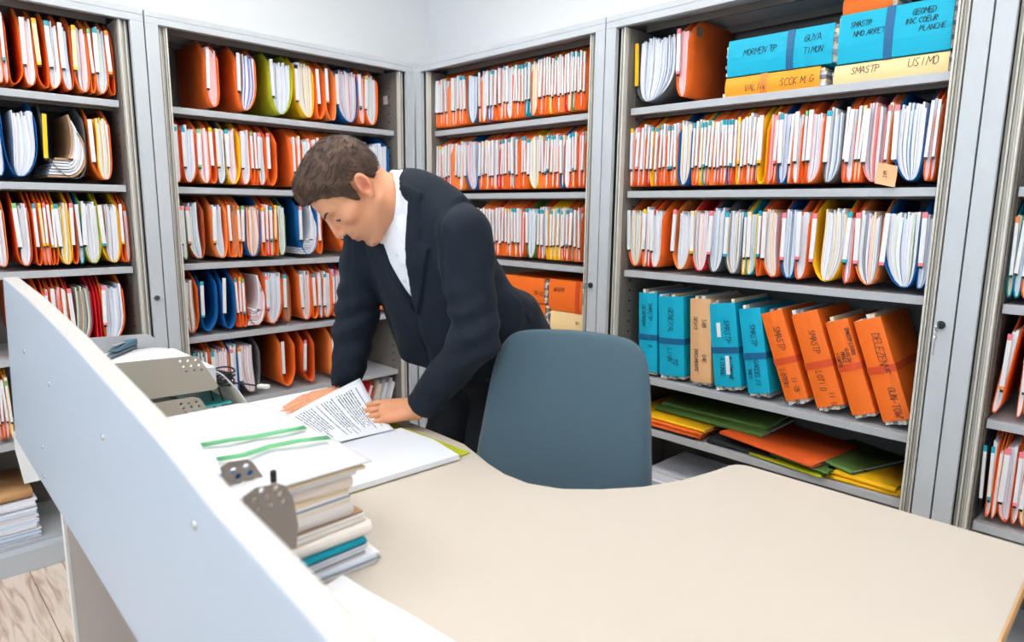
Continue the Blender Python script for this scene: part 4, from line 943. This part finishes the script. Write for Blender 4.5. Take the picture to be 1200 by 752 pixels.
def grid_eval(fn, lo, hi, h):
    ax = [np.arange(lo[k], hi[k]+h, h, dtype=np.float32) for k in range(3)]
    X, Y, Z = np.meshgrid(*ax, indexing='ij')
    return nets(fn(X, Y, Z).astype(np.float32), lo, h)
def smin(a, b, k):
    h = np.clip(.5+.5*(b-a)/k, 0, 1); return b+(a-b)*h-k*h*(1-h)
def smax(a, b, k): return -smin(-a, -b, k)
def dot3(P, v): return P[0]*float(v[0])+P[1]*float(v[1])+P[2]*float(v[2])
def cap(P, a, b, ra, rb=None):
    if rb is None: rb = ra
    a = [float(x) for x in a]; b = [float(x) for x in b]
    d = [b[k]-a[k] for k in range(3)]; L2 = sum(x*x for x in d) or 1e-9
    q = [P[k]-a[k] for k in range(3)]
    t = np.clip((q[0]*d[0]+q[1]*d[1]+q[2]*d[2])/L2, 0, 1)
    return np.sqrt((q[0]-d[0]*t)**2+(q[1]-d[1]*t)**2+(q[2]-d[2]*t)**2)-(ra+(rb-ra)*t)
def ell(P, c, r):
    x, y, z = (P[0]-c[0])/r[0], (P[1]-c[1])/r[1], (P[2]-c[2])/r[2]
    k0 = np.sqrt(x*x+y*y+z*z)+1e-9; k1 = np.sqrt((x/r[0])**2+(y/r[1])**2+(z/r[2])**2)+1e-9
    return k0*(k0-1)/k1
def vnoise(x, y, z, seed=0):
    r = np.random.default_rng(seed); T_ = r.random((17, 17, 17)).astype(np.float32)*2-1
    xi, yi, zi = np.floor(x).astype(int), np.floor(y).astype(int), np.floor(z).astype(int)
    fx, fy, fz = x-xi, y-yi, z-zi
    fx, fy, fz = fx*fx*(3-2*fx), fy*fy*(3-2*fy), fz*fz*(3-2*fz)
    xi %= 16; yi %= 16; zi %= 16
    out = 0
    for i in (0, 1):
        for j in (0, 1):
            for k in (0, 1):
                out = out + T_[xi+i, yi+j, zi+k]*(fx if i else 1-fx)*(fy if j else 1-fy)*(fz if k else 1-fz)
    return out
def V3(*a): return np.array(a, float)
def nrm(v): v = np.array(v, float); return v/np.linalg.norm(v)
def at_px(u, v, d): q = CAM + _ray(u, v)*d; return V3(q.x, q.y, q.z)

# --- skeleton
HIP = V3(-.723, -1.329, .845); TT = nrm((-.5823, -.0310, .8124)); LL = V3(.05, -1, .08); LL = nrm(LL-TT*(LL@TT)); FF = np.cross(LL, TT)
def tw(l, f, t): return HIP + LL*l + FF*f + TT*t
SH_L, SH_R = tw(.182, .014, .476), tw(-.180, .026, .462)
HEAD = at_px(417, 222, 1.615)
hz = V3(-.94, .342, 0); PT = math.radians(56)
HF = hz*math.cos(PT) - V3(0, 0, 1)*math.sin(PT); HU = hz*math.sin(PT) + V3(0, 0, 1)*math.cos(PT); HL = V3(-hz[1], hz[0], 0)
_roll = math.radians(0.0)
NECK = tw(.0, -.020, .545)
EL_L = V3(-1.000, -1.575, .985); WR_L = V3(-1.064, -1.438, .797)
EL_R = V3(-1.060, -1.135, .960); WR_R = V3(-1.100, -1.140, .782)
# --- head and neck
def headco(X, Y, Z):
    q = (X-HEAD[0], Y-HEAD[1], Z-HEAD[2]); return (dot3(q, HF), dot3(q, HL), dot3(q, HU))
def skull(P): return smin(ell(P, (-.002, 0, .040), (.094, .075, .081)), ell(P, (.030, 0, .044), (.063, .064, .066)), .02)
def head_field(X, Y, Z):
    P = headco(X, Y, Z); A = (P[0], np.abs(P[1]), P[2])
    d = skull(P)
    d = smin(d, ell(P, (.045, 0, -.028), (.054, .056, .082)), .025)
    d = smin(d, cap(A, (.002, .056, -.045), (.070, .026, -.100), .014, .014), .022)        # jaw
    d = smin(d, ell(P, (.078, 0, -.100), (.020, .024, .017)), .016)                        # chin
    d = smin(d, ell(A, (.060, .046, -.012), (.026, .020, .018)), .02)                      # cheekbone
    d = smin(d, ell(P, (.070, 0, -.055), (.032, .034, .036)), .02)                         # mouth mound
    d = smin(d, cap(A, (.091, .010, .028), (.078, .044, .029), .0085, .008), .012)         # brow
    d = smax(d, -ell(A, (.099, .031, .0075), (.017, .0175, .0115)), .008)                    # sockets
    d = smin(d, ell(A, (.0785, .031, .0070), (.0130, .0140, .0112)), .003)                   # closed-down lids
    d = smin(d, cap(P, (.0945, 0, .020), (.1165, 0, -.0255), .0085, .0098), .011)             # nose
    d = smin(d, ell(A, (.106, .011, -.029), (.010, .0075, .0080)), .005)                   # nostril wings
    d = smax(d, -ell(A, (.108, .0065, -.0385), (.005, .0035, .004)), .003)
    d = smin(d, ell(P, (.098, 0, -.0585), (.0085, .022, .0050)), .005)                     # lips
    d = smin(d, ell(P, (.0955, 0, -.0695), (.0090, .019, .0060)), .005)
    d = smax(d, -ell(P, (.107, 0, -.0635), (.008, .024, .0012)), .002)
    d = smax(d, -ell(P, (.098, 0, -.083), (.008, .016, .006)), .006)
    # ear, tilted back
    th = .30; ex, eu = (P[0]+.010)*math.cos(th)+(P[2]-.002)*math.sin(th), -(P[0]+.010)*math.sin(th)+(P[2]-.002)*math.cos(th)
    E_ = (ex, A[1]-.081-.20*np.clip(-ex, 0, .03), eu)
    ear = ell(E_, (0, 0, .002), (.0170, .0080, .0295)); ear = smax(ear, -ell(E_, (.003, .0085, .003), (.0125, .0095, .0225)), .002)
    ear = smin(ear, ell(E_, (.002, -.001, -.026), (.0095, .0055, .010)), .006)
    ear = smin(ear, ell(E_, (.013, .001, -.003), (.005, .005, .008)), .004)
    d = smin(d, ear, .006)
    Q_ = (X, Y, Z)
    nb = HEAD + HF*(-.022) + HU*(-.035)
    d = smin(d, cap(Q_, nb, NECK, .054, .060), .030)
    d = smin(d, cap(Q_, HEAD+HF*.045+HU*(-.088), NECK+FF*.022+TT*.018, .018, .024), .03)  # throat
    return d
parts_ = []
parts_.append(grid_eval(head_field, np.minimum(HEAD, NECK)-.16, np.maximum(HEAD, NECK)+.15, .0020))
# --- hands
def hand_fn(W0, EL, g, n, side, curls, spread, thumb):
    g = nrm(g); n = V3(*n); n = nrm(n-g*(n@g)); s = np.cross(n, g)*(-side)
    def pt(a, b, c): return W0 + g*a + s*b + n*c
    mcp = [(.090, .029), (.094, .010), (.089, -.010), (.080, -.028)]
    ln = [.072, .080, .074, .058]; rad = [.0088, .0090, .0086, .0076]
    segs = []
    for k in range(4):
        a, b = mcp[k]; p = pt(a, b, .004); ang = math.radians(curls[k][0]); sp_ = math.radians(spread[k]); pts = [p]
        for i, fr in enumerate((.46, .30, .24)):
            ang_ = math.radians(sum(curls[k][:i+1])); dv = (g*math.cos(sp_)+s*math.sin(sp_))*math.cos(ang_) - n*math.sin(ang_)
            p = p + dv*ln[k]*fr; pts.append(p)
        segs.append((pts, rad[k]))
    tp_ = [pt(*q) for q in thumb]
    def fn(X, Y, Z):
        P = (X, Y, Z)
        d = cap(P, W0+nrm(EL-W0)*.085, pt(.004, .0, .0), .0285, .0255)
        for k in range(4):
            d = smin(d, cap(P, pt(.005, mcp[k][1]*.55, .0), pt(*mcp[k], .002), .0150, .0125), .014)
        d = smin(d, cap(P, pt(.02, .016, -.010), pt(.055, .030, -.010), .014, .012), .014)
        fg = None
        for pts, r in segs:
            f = cap(P, pts[0], pts[1], r*1.04, r*.96)
            f = smin(f, cap(P, pts[1], pts[2], r*.98, r*.88), .003); f = smin(f, cap(P, pts[2], pts[3], r*.90, r*.74), .003)
            fg = f if fg is None else np.minimum(fg, f)
        d = smin(d, fg, .006)
        t = cap(P, tp_[0], tp_[1], .0125, .0110)
        for i in range(1, len(tp_)-1): t = smin(t, cap(P, tp_[i], tp_[i+1], .0105-.001*i, .0095-.0012*i), .003)
        return smin(d, t, .008)
    allp = np.array([q for pts, _ in segs for q in pts] + tp_ + [W0+nrm(EL-W0)*.085])
    nails = []
    for pts, r in segs:
        dv = nrm(pts[3]-pts[2]); nn_ = nrm(n-dv*(n@dv)); nails.append((pts[3]-dv*.002+nn_*r*.66, dv, nn_, r*.66))
    return fn, allp.min(0)-.03, allp.max(0)+.03, nails
TIP_L = V3(-1.155, -1.318, .768)
hl = hand_fn(WR_L, EL_L, (-.62, .76, -.17), (-.34, -.30, .92), 1, [(2, 12, 8), (2, 12, 8), (3, 13, 9), (5, 15, 10)], (7, 2, -4, -11), [(.018, .020, -.008), (.050, .040, -.018), (.082, .044, -.026), (.108, .036, -.032)])
hr = hand_fn(WR_R, EL_R, (-.93, .32, -.15), (-.10, -.05, 1), -1, [(3, 8, 6), (3, 8, 6), (3, 9, 6), (4, 10, 8)], (8, 3, -4, -12), [(.018, .022, -.006), (.050, .046, -.012), (.080, .056, -.016), (.104, .060, -.018)])
for fn, lo, hi, nails in (hl, hr): parts_.append(grid_eval(fn, lo, hi, .0019))
# --- hidden trunk and forearms (under the clothes), so the body is whole
def trunk(X, Y, Z):
    P = (X, Y, Z)
    d = cap(P, tw(0, .0, .0), tw(0, .0, .38), .075, .070)
    d = smin(d, cap(P, tw(-.10, -.01, .42), tw(.10, -.01, .42), .045), .05); d = smin(d, cap(P, tw(0, -.02, .40), NECK, .05, .050), .03)
    for s_, e_, w_ in ((SH_L, EL_L, WR_L), (SH_R, EL_R, WR_R)):
        d = smin(d, cap(P, s_, e_, .042, .036), .02); d = smin(d, cap(P, e_, w_, .036, .024), .01)
    for k in (0, 1): d = smin(d, cap(P, HIPJ[k], KNEE[k], .066, .048), .02); d = smin(d, cap(P, KNEE[k], ANK[k], .046, .034), .02)
    return d
HIPJ = [HIP+V3(.0, -.085, .0), HIP+V3(.0, .085, .0)]
KNEE = [V3(-.865, -1.425, .47), V3(-.85, -1.235, .47)]
ANK = [V3(-.765, -1.43, .085), V3(-.745, -1.225, .085)]
parts_.append(grid_eval(trunk, V3(-1.2, -1.66, .03), V3(-.58, -1.02, 1.36), .010))
def np_mesh(name, V, Q_, mats, parent=None, colors=None, origin=None):
    me = bpy.data.meshes.new(name); V = np.asarray(V, np.float64)
    if origin is not None: V = V-origin
    me.vertices.add(len(V)); me.vertices.foreach_set('co', V.ravel()); me.loops.add(len(Q_)*4); me.polygons.add(len(Q_))
    me.loops.foreach_set('vertex_index', Q_.ravel().astype(np.int32)); me.polygons.foreach_set('loop_start', np.arange(0, len(Q_)*4, 4, dtype=np.int32))
    me.update(calc_edges=True); me.polygons.foreach_set('use_smooth', [True]*len(me.polygons))
    if colors is not None:
        at = me.color_attributes.new('tone', 'FLOAT_COLOR', 'POINT'); at.data.foreach_set('color', np.asarray(colors, np.float32).ravel())
    me.materials.append(mats); me.validate()
    o = bpy.data.objects.new(name, me); COL.objects.link(o)
    if parent is not None: o.parent = parent
    return o
def attr_material(name, rough, bump=0, bscale=600, sss=0.0):
    m = bpy.data.materials.new(name); m.use_nodes = True; nt = m.node_tree; b = nt.nodes['Principled BSDF']
    a = nt.nodes.new('ShaderNodeAttribute'); a.attribute_name = 'tone'; nt.links.new(a.outputs['Color'], b.inputs['Base Color']); b.inputs['Roughness'].default_value = rough
    b.inputs['Specular IOR Level'].default_value = .35
    if sss: b.inputs['Subsurface Weight'].default_value = sss; b.inputs['Subsurface Radius'].default_value = (1, .35, .2); b.inputs['Subsurface Scale'].default_value = .006
    if bump:
        n = nt.nodes.new('ShaderNodeTexNoise'); n.inputs['Scale'].default_value = bscale; bp = nt.nodes.new('ShaderNodeBump'); bp.inputs['Strength'].default_value = bump; bp.inputs['Distance'].default_value = .001
        nt.links.new(n.outputs['Fac'], bp.inputs['Height']); nt.links.new(bp.outputs['Normal'], b.inputs['Normal'])
    return m
ORG = V3(-.755, -1.33, 0)
VV = []; QQ = []; CC = []; o_ = 0
def rgbl(c): return np.array([lin(x) for x in c])
for k, (V, Q_) in enumerate(parts_):
    col = np.tile(rgbl((222, 160, 122)), (len(V), 1))
    if k == 0:
        P = headco(V[:, 0], V[:, 1], V[:, 2]); A1 = np.abs(P[1])
        def mixc(mask, c): 
            global col
            m_ = np.clip(mask, 0, 1)[:, None]; col = col*(1-m_) + rgbl(c)*m_
        def blob(c, r): return np.exp(-(((P[0]-c[0])/r)**2+((A1-c[1])/r)**2+((P[2]-c[2])/r)**2))
        mixc(.35*blob((.07, .045, -.02), .026), (214, 120, 96)); mixc(.5*blob((.118, 0, -.026), .015), (216, 122, 98))
        mixc(.6*blob((-.01, .088, .0), .026), (212, 112, 86)); mixc(.7*blob((-.008, .078, .002), .011), (168, 80, 62))
        st_ = np.clip((-.040-P[2])/.02, 0, 1)*np.clip((P[0]+.02)/.03, 0, 1)*np.clip((.012+P[2]+.115)/.01, 0, 1)
        mixc(.30*st_, (150, 104, 84)); mixc(.2*np.exp(-((P[2]+.046)/.007)**2)*(A1 < .03)*(P[0] > .08), (150, 104, 84))
        lip = np.exp(-(((P[2]+.0640)/.0085)**2+(A1/.021)**2)**2)*(P[0] > .085); mixc(.75*lip, (196, 104, 96))
        mixc(.25*blob((.088, .031, .004), .014), (176, 112, 92))
    else:
        n_ = vnoise(V[:, 0]*60, V[:, 1]*60, V[:, 2]*60, 3)[:, None]; col = col*(1+.05*n_); col = col*.5 + col*.5*np.array([1.01, .93, .91])
    VV.append(V); QQ.append(Q_+o_); CC.append(np.concatenate([np.clip(col, 0, 1), np.ones((len(V), 1))], 1)); o_ += len(V)
man = np_mesh('person', np.concatenate(VV), np.concatenate(QQ), attr_material('skin', .48, .08, 900, .12), None, np.concatenate(CC), ORG)
man.location = ORG
tag(man, 'man in a dark navy suit leaning over the desk, reading, lifting a page', 'person')
for fn, lo, hi, nails in (hl, hr):
    mb = MB()
# --- hair
def hair_field(X, Y, Z):
    P = headco(X, Y, Z); A1 = np.abs(P[1])
    th = .006 + .009*np.clip((P[2]-.03)/.09, 0, 1) + .009*np.clip((P[0]-.02)/.07, 0, 1)*np.clip((P[2]-.06)/.04, 0, 1)
    strand = vnoise(P[0]*42+P[2]*10, P[1]*150, P[2]*55-P[0]*28, 5)*.0030 + vnoise(P[0]*26, P[1]*62, P[2]*30, 8)*.0032
    d = skull(P) - th - strand*np.clip(th/.018, .3, 1.3)
    # hairline: front, temple, sideburn, round the ear, nape
    line = np.interp(P[0], [-.12, -.075, -.045, -.030, -.012, .006, .020, .028, .040, .060, .074, .092, .12], [-.060, -.052, -.030, .010, .034, .030, -.012, -.010, .028, .048, .066, .072, .072]).astype(np.float32)
    line = np.where(A1 < .045, np.interp(P[0], [-.12, -.06, .03, .06, .072, .082, .095, .12], [-.060, -.06, -.06, .02, .068, .074, .076, .076]), line)
    reg = (line + .003*vnoise(P[0]*160, P[1]*160, P[2]*60, 2)) - P[2]
    return smax(d, reg*.8, .006)
V, Q_ = grid_eval(hair_field, HEAD-.16, HEAD+.17, .0024)
P = headco(V[:, 0], V[:, 1], V[:, 2])
n_ = vnoise(P[0]*40, P[1]*170, P[2]*50, 9); tone = np.clip(.5+.5*n_, 0, 1)[:, None]
col = rgbl((48, 33, 26))*(1-tone) + rgbl((104, 76, 59))*tone
hair = np_mesh('hair', V, Q_, attr_material('hair_brown', .5, .4, 700), man, np.concatenate([col, np.ones((len(V), 1))], 1), ORG)
hair['label'] = 'short brown hair'
# loose locks lying over the hair surface
hm = MB(); N_ = np.zeros_like(V); fv = V[Q_]; fn_ = np.cross(fv[:, 1]-fv[:, 0], fv[:, 2]-fv[:, 0])
for k in range(4): np.add.at(N_, Q_[:, k], fn_)
N_ /= (np.linalg.norm(N_, axis=1, keepdims=True)+1e-12)
hl_ = np.stack([P[0], P[1], P[2]], 1)
cand = np.where((hl_[:, 2] > .0) | (hl_[:, 0] < 0))[0]
for i in rng.choice(cand, 1500):
    p, q = V[i], hl_[i]; n0 = N_[i]
    flow = HF*(1.0 if q[2] > .06 else .25) + HU*(-.9 if q[2] < .06 else (-.25 if q[0] < .02 else .15)) + HL*(.35*np.sign(q[1]) + rng.normal(0, .30)) - (HF*1.2 if (q[2] < .05 and q[0] < .03) else 0)
    flow = flow - n0*(flow@n0); l = np.linalg.norm(flow)
    if l < .1: continue
    flow /= l; s = np.cross(n0, flow)*.0009; L_ = .014 + rng.random()*.010*(1 if q[2] > .05 else .4)
    p = p - flow*L_*.5 + n0*.0004
    a, b, c = p, p + flow*L_*.55 + n0*.0028, p + flow*L_ + n0*.0016
    v_ = [a-s, a+s, b+s*.8, b-s*.8, c, a-n0*.001, b-n0*.0005]
    hm.add([tuple(x-ORG) for x in v_], [(0, 1, 2, 3), (3, 2, 4), (1, 0, 5), (0, 3, 6, 5), (2, 1, 5, 6), (3, 4, 6), (4, 2, 6)])
hm.build('hair_locks', mat('hair_lock', (72, 50, 38), .45), hair, smooth=True, fix=False)
# eyebrows and lashes
def onface(f, l, u, fld=head_field):
    """push a head-local point out along HF to the skin"""
    lo_, hi_ = .03, .14
    for _ in range(30):
        m_ = (lo_+hi_)/2; w_ = HEAD + HF*m_ + HL*l + HU*u
        if float(fld(np.array([w_[0]]), np.array([w_[1]]), np.array([w_[2]]))[0]) < 0: lo_ = m_
        else: hi_ = m_
    return HEAD + HF*lo_ + HL*l + HU*u
def fnorm(w_):
    e = .0015; g_ = [float(head_field(np.array([w_[0]+(e if k == 0 else 0)]), np.array([w_[1]+(e if k == 1 else 0)]), np.array([w_[2]+(e if k == 2 else 0)]))[0]) - float(head_field(np.array([w_[0]-(e if k == 0 else 0)]), np.array([w_[1]-(e if k == 1 else 0)]), np.array([w_[2]-(e if k == 2 else 0)]))[0]) for k in range(3)]
    return nrm(g_)
def skin_pts(lst, off):
    out = []
    for a, u in lst:
        q = onface(0, a, u); out.append(q + fnorm(q)*off - ORG)
    return out
for sg in (1, -1):
    pts = skin_pts([(sg*a, u) for a, u in ((.009, .0245), (.017, .0280), (.026, .0310), (.036, .0320), (.043, .0302))], .0006)
    MB().tube(pts, [.0018, .0027, .0030, .0024, .0009], 8).build('eyebrow', mat('hair_lock', (72, 50, 38), .45), man, smooth=True)
    pts = skin_pts([(sg*a, u) for a, u in ((.0170, .0015), (.024, -.0024), (.031, -.0038), (.038, -.0024), (.0450, .0018))], .0004)
    MB().tube(pts, [.0007, .0014, .0017, .0016, .0009], 6).build('eyelashes', mat('lash', (44, 30, 26), .6), man, smooth=True)
    pts = skin_pts([(sg*a, u) for a, u in ((.0180, .0085), (.025, .0135), (.032, .0150), (.039, .0130), (.0455, .0075))], -.0001)
    MB().tube(pts, [.0004, .0008, .0010, .0008, .0004], 6).build('eyelid_crease_shade', mat('lid_crease_shade', (150, 92, 74), .6), man, smooth=True)  # shade of the lid crease, painted in as a thin darker line
# nails
for fn, lo, hi, nails in (hl, hr):
    for c, dv, nn_, r in nails:
        s = np.cross(nn_, dv); P_ = []
        for i in range(5):
            a = -1+2*i/4; P_.append([tuple(c + s*a*r*.85 + dv*(b*.0052) + nn_*(.0022 - a*a*.0022 - abs(b)*.0006) - ORG) for b in (-1, 0, 1)])
        MB().grid(P_).build('fingernail', mat('nail', (238, 184, 164), .3), man, smooth=True, solid=.0006)
# --- suit
TK = [.00, .13, .27, .37, .45, .50, .54, .58, .62]
def torso(X, Y, Z, inset=0.0):
    q = (X-HIP[0], Y-HIP[1], Z-HIP[2]); l, f, t = dot3(q, LL), dot3(q, FF), dot3(q, TT)
    a = np.interp(t, TK, [.205, .208, .204, .203, .203, .196, .168, .112, .06])-inset
    b = np.interp(t, TK, [.13, .122, .112, .110, .106, .094, .080, .064, .045])-inset
    c = np.interp(t, TK, [.03, .03, .028, .016, .002, -.012, -.024, -.032, -.03])
    g = f-c; p_ = 2.4
    r = (np.abs(l/a)**p_+np.abs(g/b)**p_)**(1/p_)
    d = (r-1)*np.minimum(a, b)*.9
    return smax(smax(d, t-.625, .03), -(t+.02), .03), l, f, t
def sleeve(P, s_, e_, w_):
    d = cap(P, s_, e_, .068, .057); d = smin(d, cap(P, e_, w_, .057, .042), .012)
    return d
CUF_L = EL_L + (WR_L-EL_L)*.985; CUF_R = EL_R + (WR_R-EL_R)*.95
def jacket(X, Y, Z):
    P = (X, Y, Z)
    d, l, f, t = torso(X, Y, Z)
    # skirt of the jacket hanging straight down
    sx = np.interp(Z, [.80, .95, 1.1], [.20, .185, .15]); cx = np.interp(Z, [.80, .95, 1.1], [-.765, -.80, -.86])
    rr = (np.abs((X-cx)/sx)**2.3+np.abs((Y+1.345)/np.interp(Z, [.80, 1.05], [.232, .205]))**2.3)**(1/2.3)
    sk = smax((rr-1)*.17, Z-1.06, .04)
    fr = cap(P, tw(-.035, .045, .36), V3(-.965, -1.292, .90), .060, .034)
    d = smin(d, sk, .07); d = smin(d, fr, .05)
    # wrinkles on the trunk
    d = d + .0060*np.sin(t*46+f*30+l*22)*np.exp(-((t-.24)/.11)**2)*(.5+.5*vnoise(l*9, f*9, t*9, 4)) + .0022*vnoise(X*14, Y*14, Z*14, 6)
    # front opening (V) over the shirt
    half = np.clip((t-.330)/.235, -.4, 1.2)*.070
    ctr = .022-.12*(t-.33)
    V_ = np.maximum(np.abs(l-ctr)-half, -(f-.02)); dist = np.abs(l-ctr)-half
    # lapels: a raised flap beside the opening, wider in the middle with a notch
    wid = np.interp(t, [.31, .36, .46, .485, .50, .53, .57], [.0, .030, .066, .074, .040, .048, .03])
    lap = (dist < wid) & (f > .0) & (t > .315) & (dist > -.02)
    d = d - np.where(lap, .0065, 0)
    d = smax(d, -V_, .003)
    # closing edge below the button
    edge = np.abs(l-.020-.05*(t-.30)) ; d = d + np.where((t < .345) & (f > .05), .004*np.exp(-(edge/.0045)**2), 0)
    hem = .855+.012*np.sin(Y*14) + np.where(X < -.9, .012, 0); d = smax(d, hem-Z, .006)
    # sleeves
    for (s_, e_, w_), sd in (((SH_L, EL_L, CUF_L), 1), ((SH_R, EL_R, CUF_R), 2)):
        a = sleeve(P, s_, e_, w_)
        ax = nrm(w_-s_); k = (X-s_[0])*ax[0]+(Y-s_[1])*ax[1]+(Z-s_[2])*ax[2]; L_ = np.linalg.norm(w_-s_)
        u1 = nrm(np.cross(ax, (0.3, .5, .2))); m1 = (X-s_[0])*u1[0]+(Y-s_[1])*u1[1]+(Z-s_[2])*u1[2]
        el = np.linalg.norm(e_-s_)*.95
        wr = .0062*np.sin(k*95+m1*55+3*vnoise(X*9, Y*9, Z*9, 11))*np.exp(-((k-el)/.10)**2) + .0040*np.sin(k*62-m1*70+2)*np.exp(-((k-.06)/.08)**2) + .0038*np.sin(k*80+m1*30+1)*np.exp(-((k-L_)/.07)**2)
        a = a + wr*.8 + .0016*vnoise(X*22, Y*22, Z*22, 13)
        # flat cuff end
        fa = nrm(w_-e_); cut = (X-w_[0])*fa[0]+(Y-w_[1])*fa[1]+(Z-w_[2])*fa[2]
        a = smax(a, cut, .004)
        inn = cap(P, e_+(w_-e_)*.7, w_+fa*.05, .036, .037)
        a = smax(a, -np.maximum(inn, -(cut+.03)), .003)
        d = smin(d, a, .014)
        # sleeve-head seam
        sx_ = np.abs(np.abs(l)-.172-.05*(.455-t)); d = d + np.where(t > .33, .0022*np.exp(-(sx_/.005)**2), 0)
    # neck hole and hem
    q0 = NECK-(HEAD-NECK)*.2; hole = cap(P, q0, NECK+nrm(HEAD-NECK)*.2, .070, .074)
    d = smax(d, -hole, .004)
    return d
V, Q_ = grid_eval(jacket, V3(-1.24, -1.70, .76), V3(-.52, -1.00, 1.44), .0045)
M_SUIT = mat('navy_suit_wool', (17, 28, 40), .8, 0, .12, 700, .25, 1500, .25, sheen=.03)
np_mesh('jacket', V, Q_, M_SUIT, man, None, ORG)['label'] = 'dark navy suit jacket'
M_SHIRT = mat('white_shirt', (246, 246, 250), .7, 0, .0, 1, .08, 300)
def shirt(X, Y, Z):
    P = (X, Y, Z); d, l, f, t = torso(X, Y, Z, .009)
    d = smax(d, .24-t, .01); d = d + .0035*np.sin(t*60+l*70)*np.exp(-((t-.40)/.08)**2) - .0022*np.exp(-((l-.008)/.013)**2)
    ax = nrm(HEAD-NECK); k = (X-NECK[0])*ax[0]+(Y-NECK[1])*ax[1]+(Z-NECK[2])*ax[2]
    px_, py_, pz_ = X-NECK[0]-ax[0]*k, Y-NECK[1]-ax[1]*k, Z-NECK[2]-ax[2]*k
    rad = np.sqrt(px_**2+py_**2+pz_**2); front = (px_*FF[0]+py_*FF[1]+pz_*FF[2])/(rad+1e-6)
    top = .046-.018*front; shell = np.abs(rad-(.0665+.10*np.clip(.03-k, 0, .06)*.5))-.0042
    col_ = smax(smax(shell, k-top, .003), -(k+.04), .003)
    ang = np.abs((px_*LL[0]+py_*LL[1]+pz_*LL[2])/(rad+1e-6))
    col_ = smax(col_, np.where(front > 0, (.16-ang)*.06, -.02), .003)
    d = smax(d, -cap(P, NECK-ax*.06, NECK+ax*.2, .060, .060), .004)
    d = smin(d, col_, .006)
    # collar points
    for sg in (1, -1):
        a_ = tw(sg*.040, .055, .535); b_ = tw(sg*.062-.01, .092, .462)
        d = smin(d, smax(cap(P, a_, b_, .020, .006), np.abs((X-a_[0])*N1[sg][0]+(Y-a_[1])*N1[sg][1]+(Z-a_[2])*N1[sg][2])-.0035, .002), .003)
    return d
N1 = {sg: nrm(np.cross(tw(sg*.062-.01, .092, .462)-tw(sg*.040, .055, .535), LL*1.0+FF*(-.35*sg))) for sg in (1, -1)}
V, Q_ = grid_eval(shirt, V3(-1.24, -1.62, .98), V3(-.86, -1.06, 1.46), .0036)
sh = np_mesh('shirt', V, Q_, M_SHIRT, man, None, ORG); sh['label'] = 'white open-collar shirt'
for k, t in enumerate((.47, .405)):
    lo_, hi_ = .0, .2
    for _ in range(30):
        m_ = (lo_+hi_)/2; w_ = tw(.008, m_, t)
        if float(shirt(np.array([w_[0]]), np.array([w_[1]]), np.array([w_[2]]))[0]) < 0: lo_ = m_
        else: hi_ = m_
    c = tw(.008, lo_+.0006, t); M_ = Matrix.Translation(Vector(c-ORG)) @ Vector(FF).to_track_quat('Z', 'Y').to_matrix().to_4x4()
    MB().lathe([(.0055, -.001), (.0055, .0012), (.004, .0018), (0, .0012)], 14, 0, M_).build('shirt_button', mat('white_plastic', (236, 234, 228), .4), sh, smooth=True)
def trousers(X, Y, Z):
    P = (X, Y, Z); d = ell((X-HIP[0], Y-HIP[1], Z-HIP[2]), (.02, 0, .02), (.155, .185, .15))
    for k in (0, 1):
        a = cap(P, HIPJ[k]+V3(.01, 0, -.02), KNEE[k], .098, .072); a = smin(a, cap(P, KNEE[k], ANK[k]+V3(0, 0, -.01), .070, .056), .03)
        d = smin(d, a, .03)
    d = d + .004*np.sin(Z*60+X*40+Y*20)*np.exp(-((Z-.50)/.12)**2) + .0025*vnoise(X*16, Y*16, Z*16, 21)
    return smax(d, .045-Z, .004)
V, Q_ = grid_eval(trousers, V3(-1.02, -1.58, .03), V3(-.50, -1.08, 1.04), .006)
np_mesh('trousers', V, Q_, mat('dark_trousers', (24, 28, 36), .8, 0, .1, 600, .2, 1500, .25), man, None, ORG)
for k in (0, 1):
    a = ANK[k]
    def shoe(X, Y, Z):
        P = (X, Y, Z); d = cap(P, (a[0]+.045, a[1], .045), (a[0]-.11, a[1], .030), .042, .036); d = smin(d, cap(P, (a[0]-.10, a[1], .026), (a[0]-.185, a[1], .022), .034, .024), .03)
        d = smin(d, cap(P, (a[0]+.01, a[1], .05), (a[0]+.005, a[1], .11), .042, .044), .02)
        return smax(smax(d, .002-Z, .003), Z-.115, .004)
    V, Q_ = grid_eval(shoe, V3(a[0]-.24, a[1]-.08, -.012), V3(a[0]+.12, a[1]+.08, .14), .005)
    np_mesh('shoe', V, Q_, mat('black_leather', (22, 20, 20), .3), man, None, ORG)
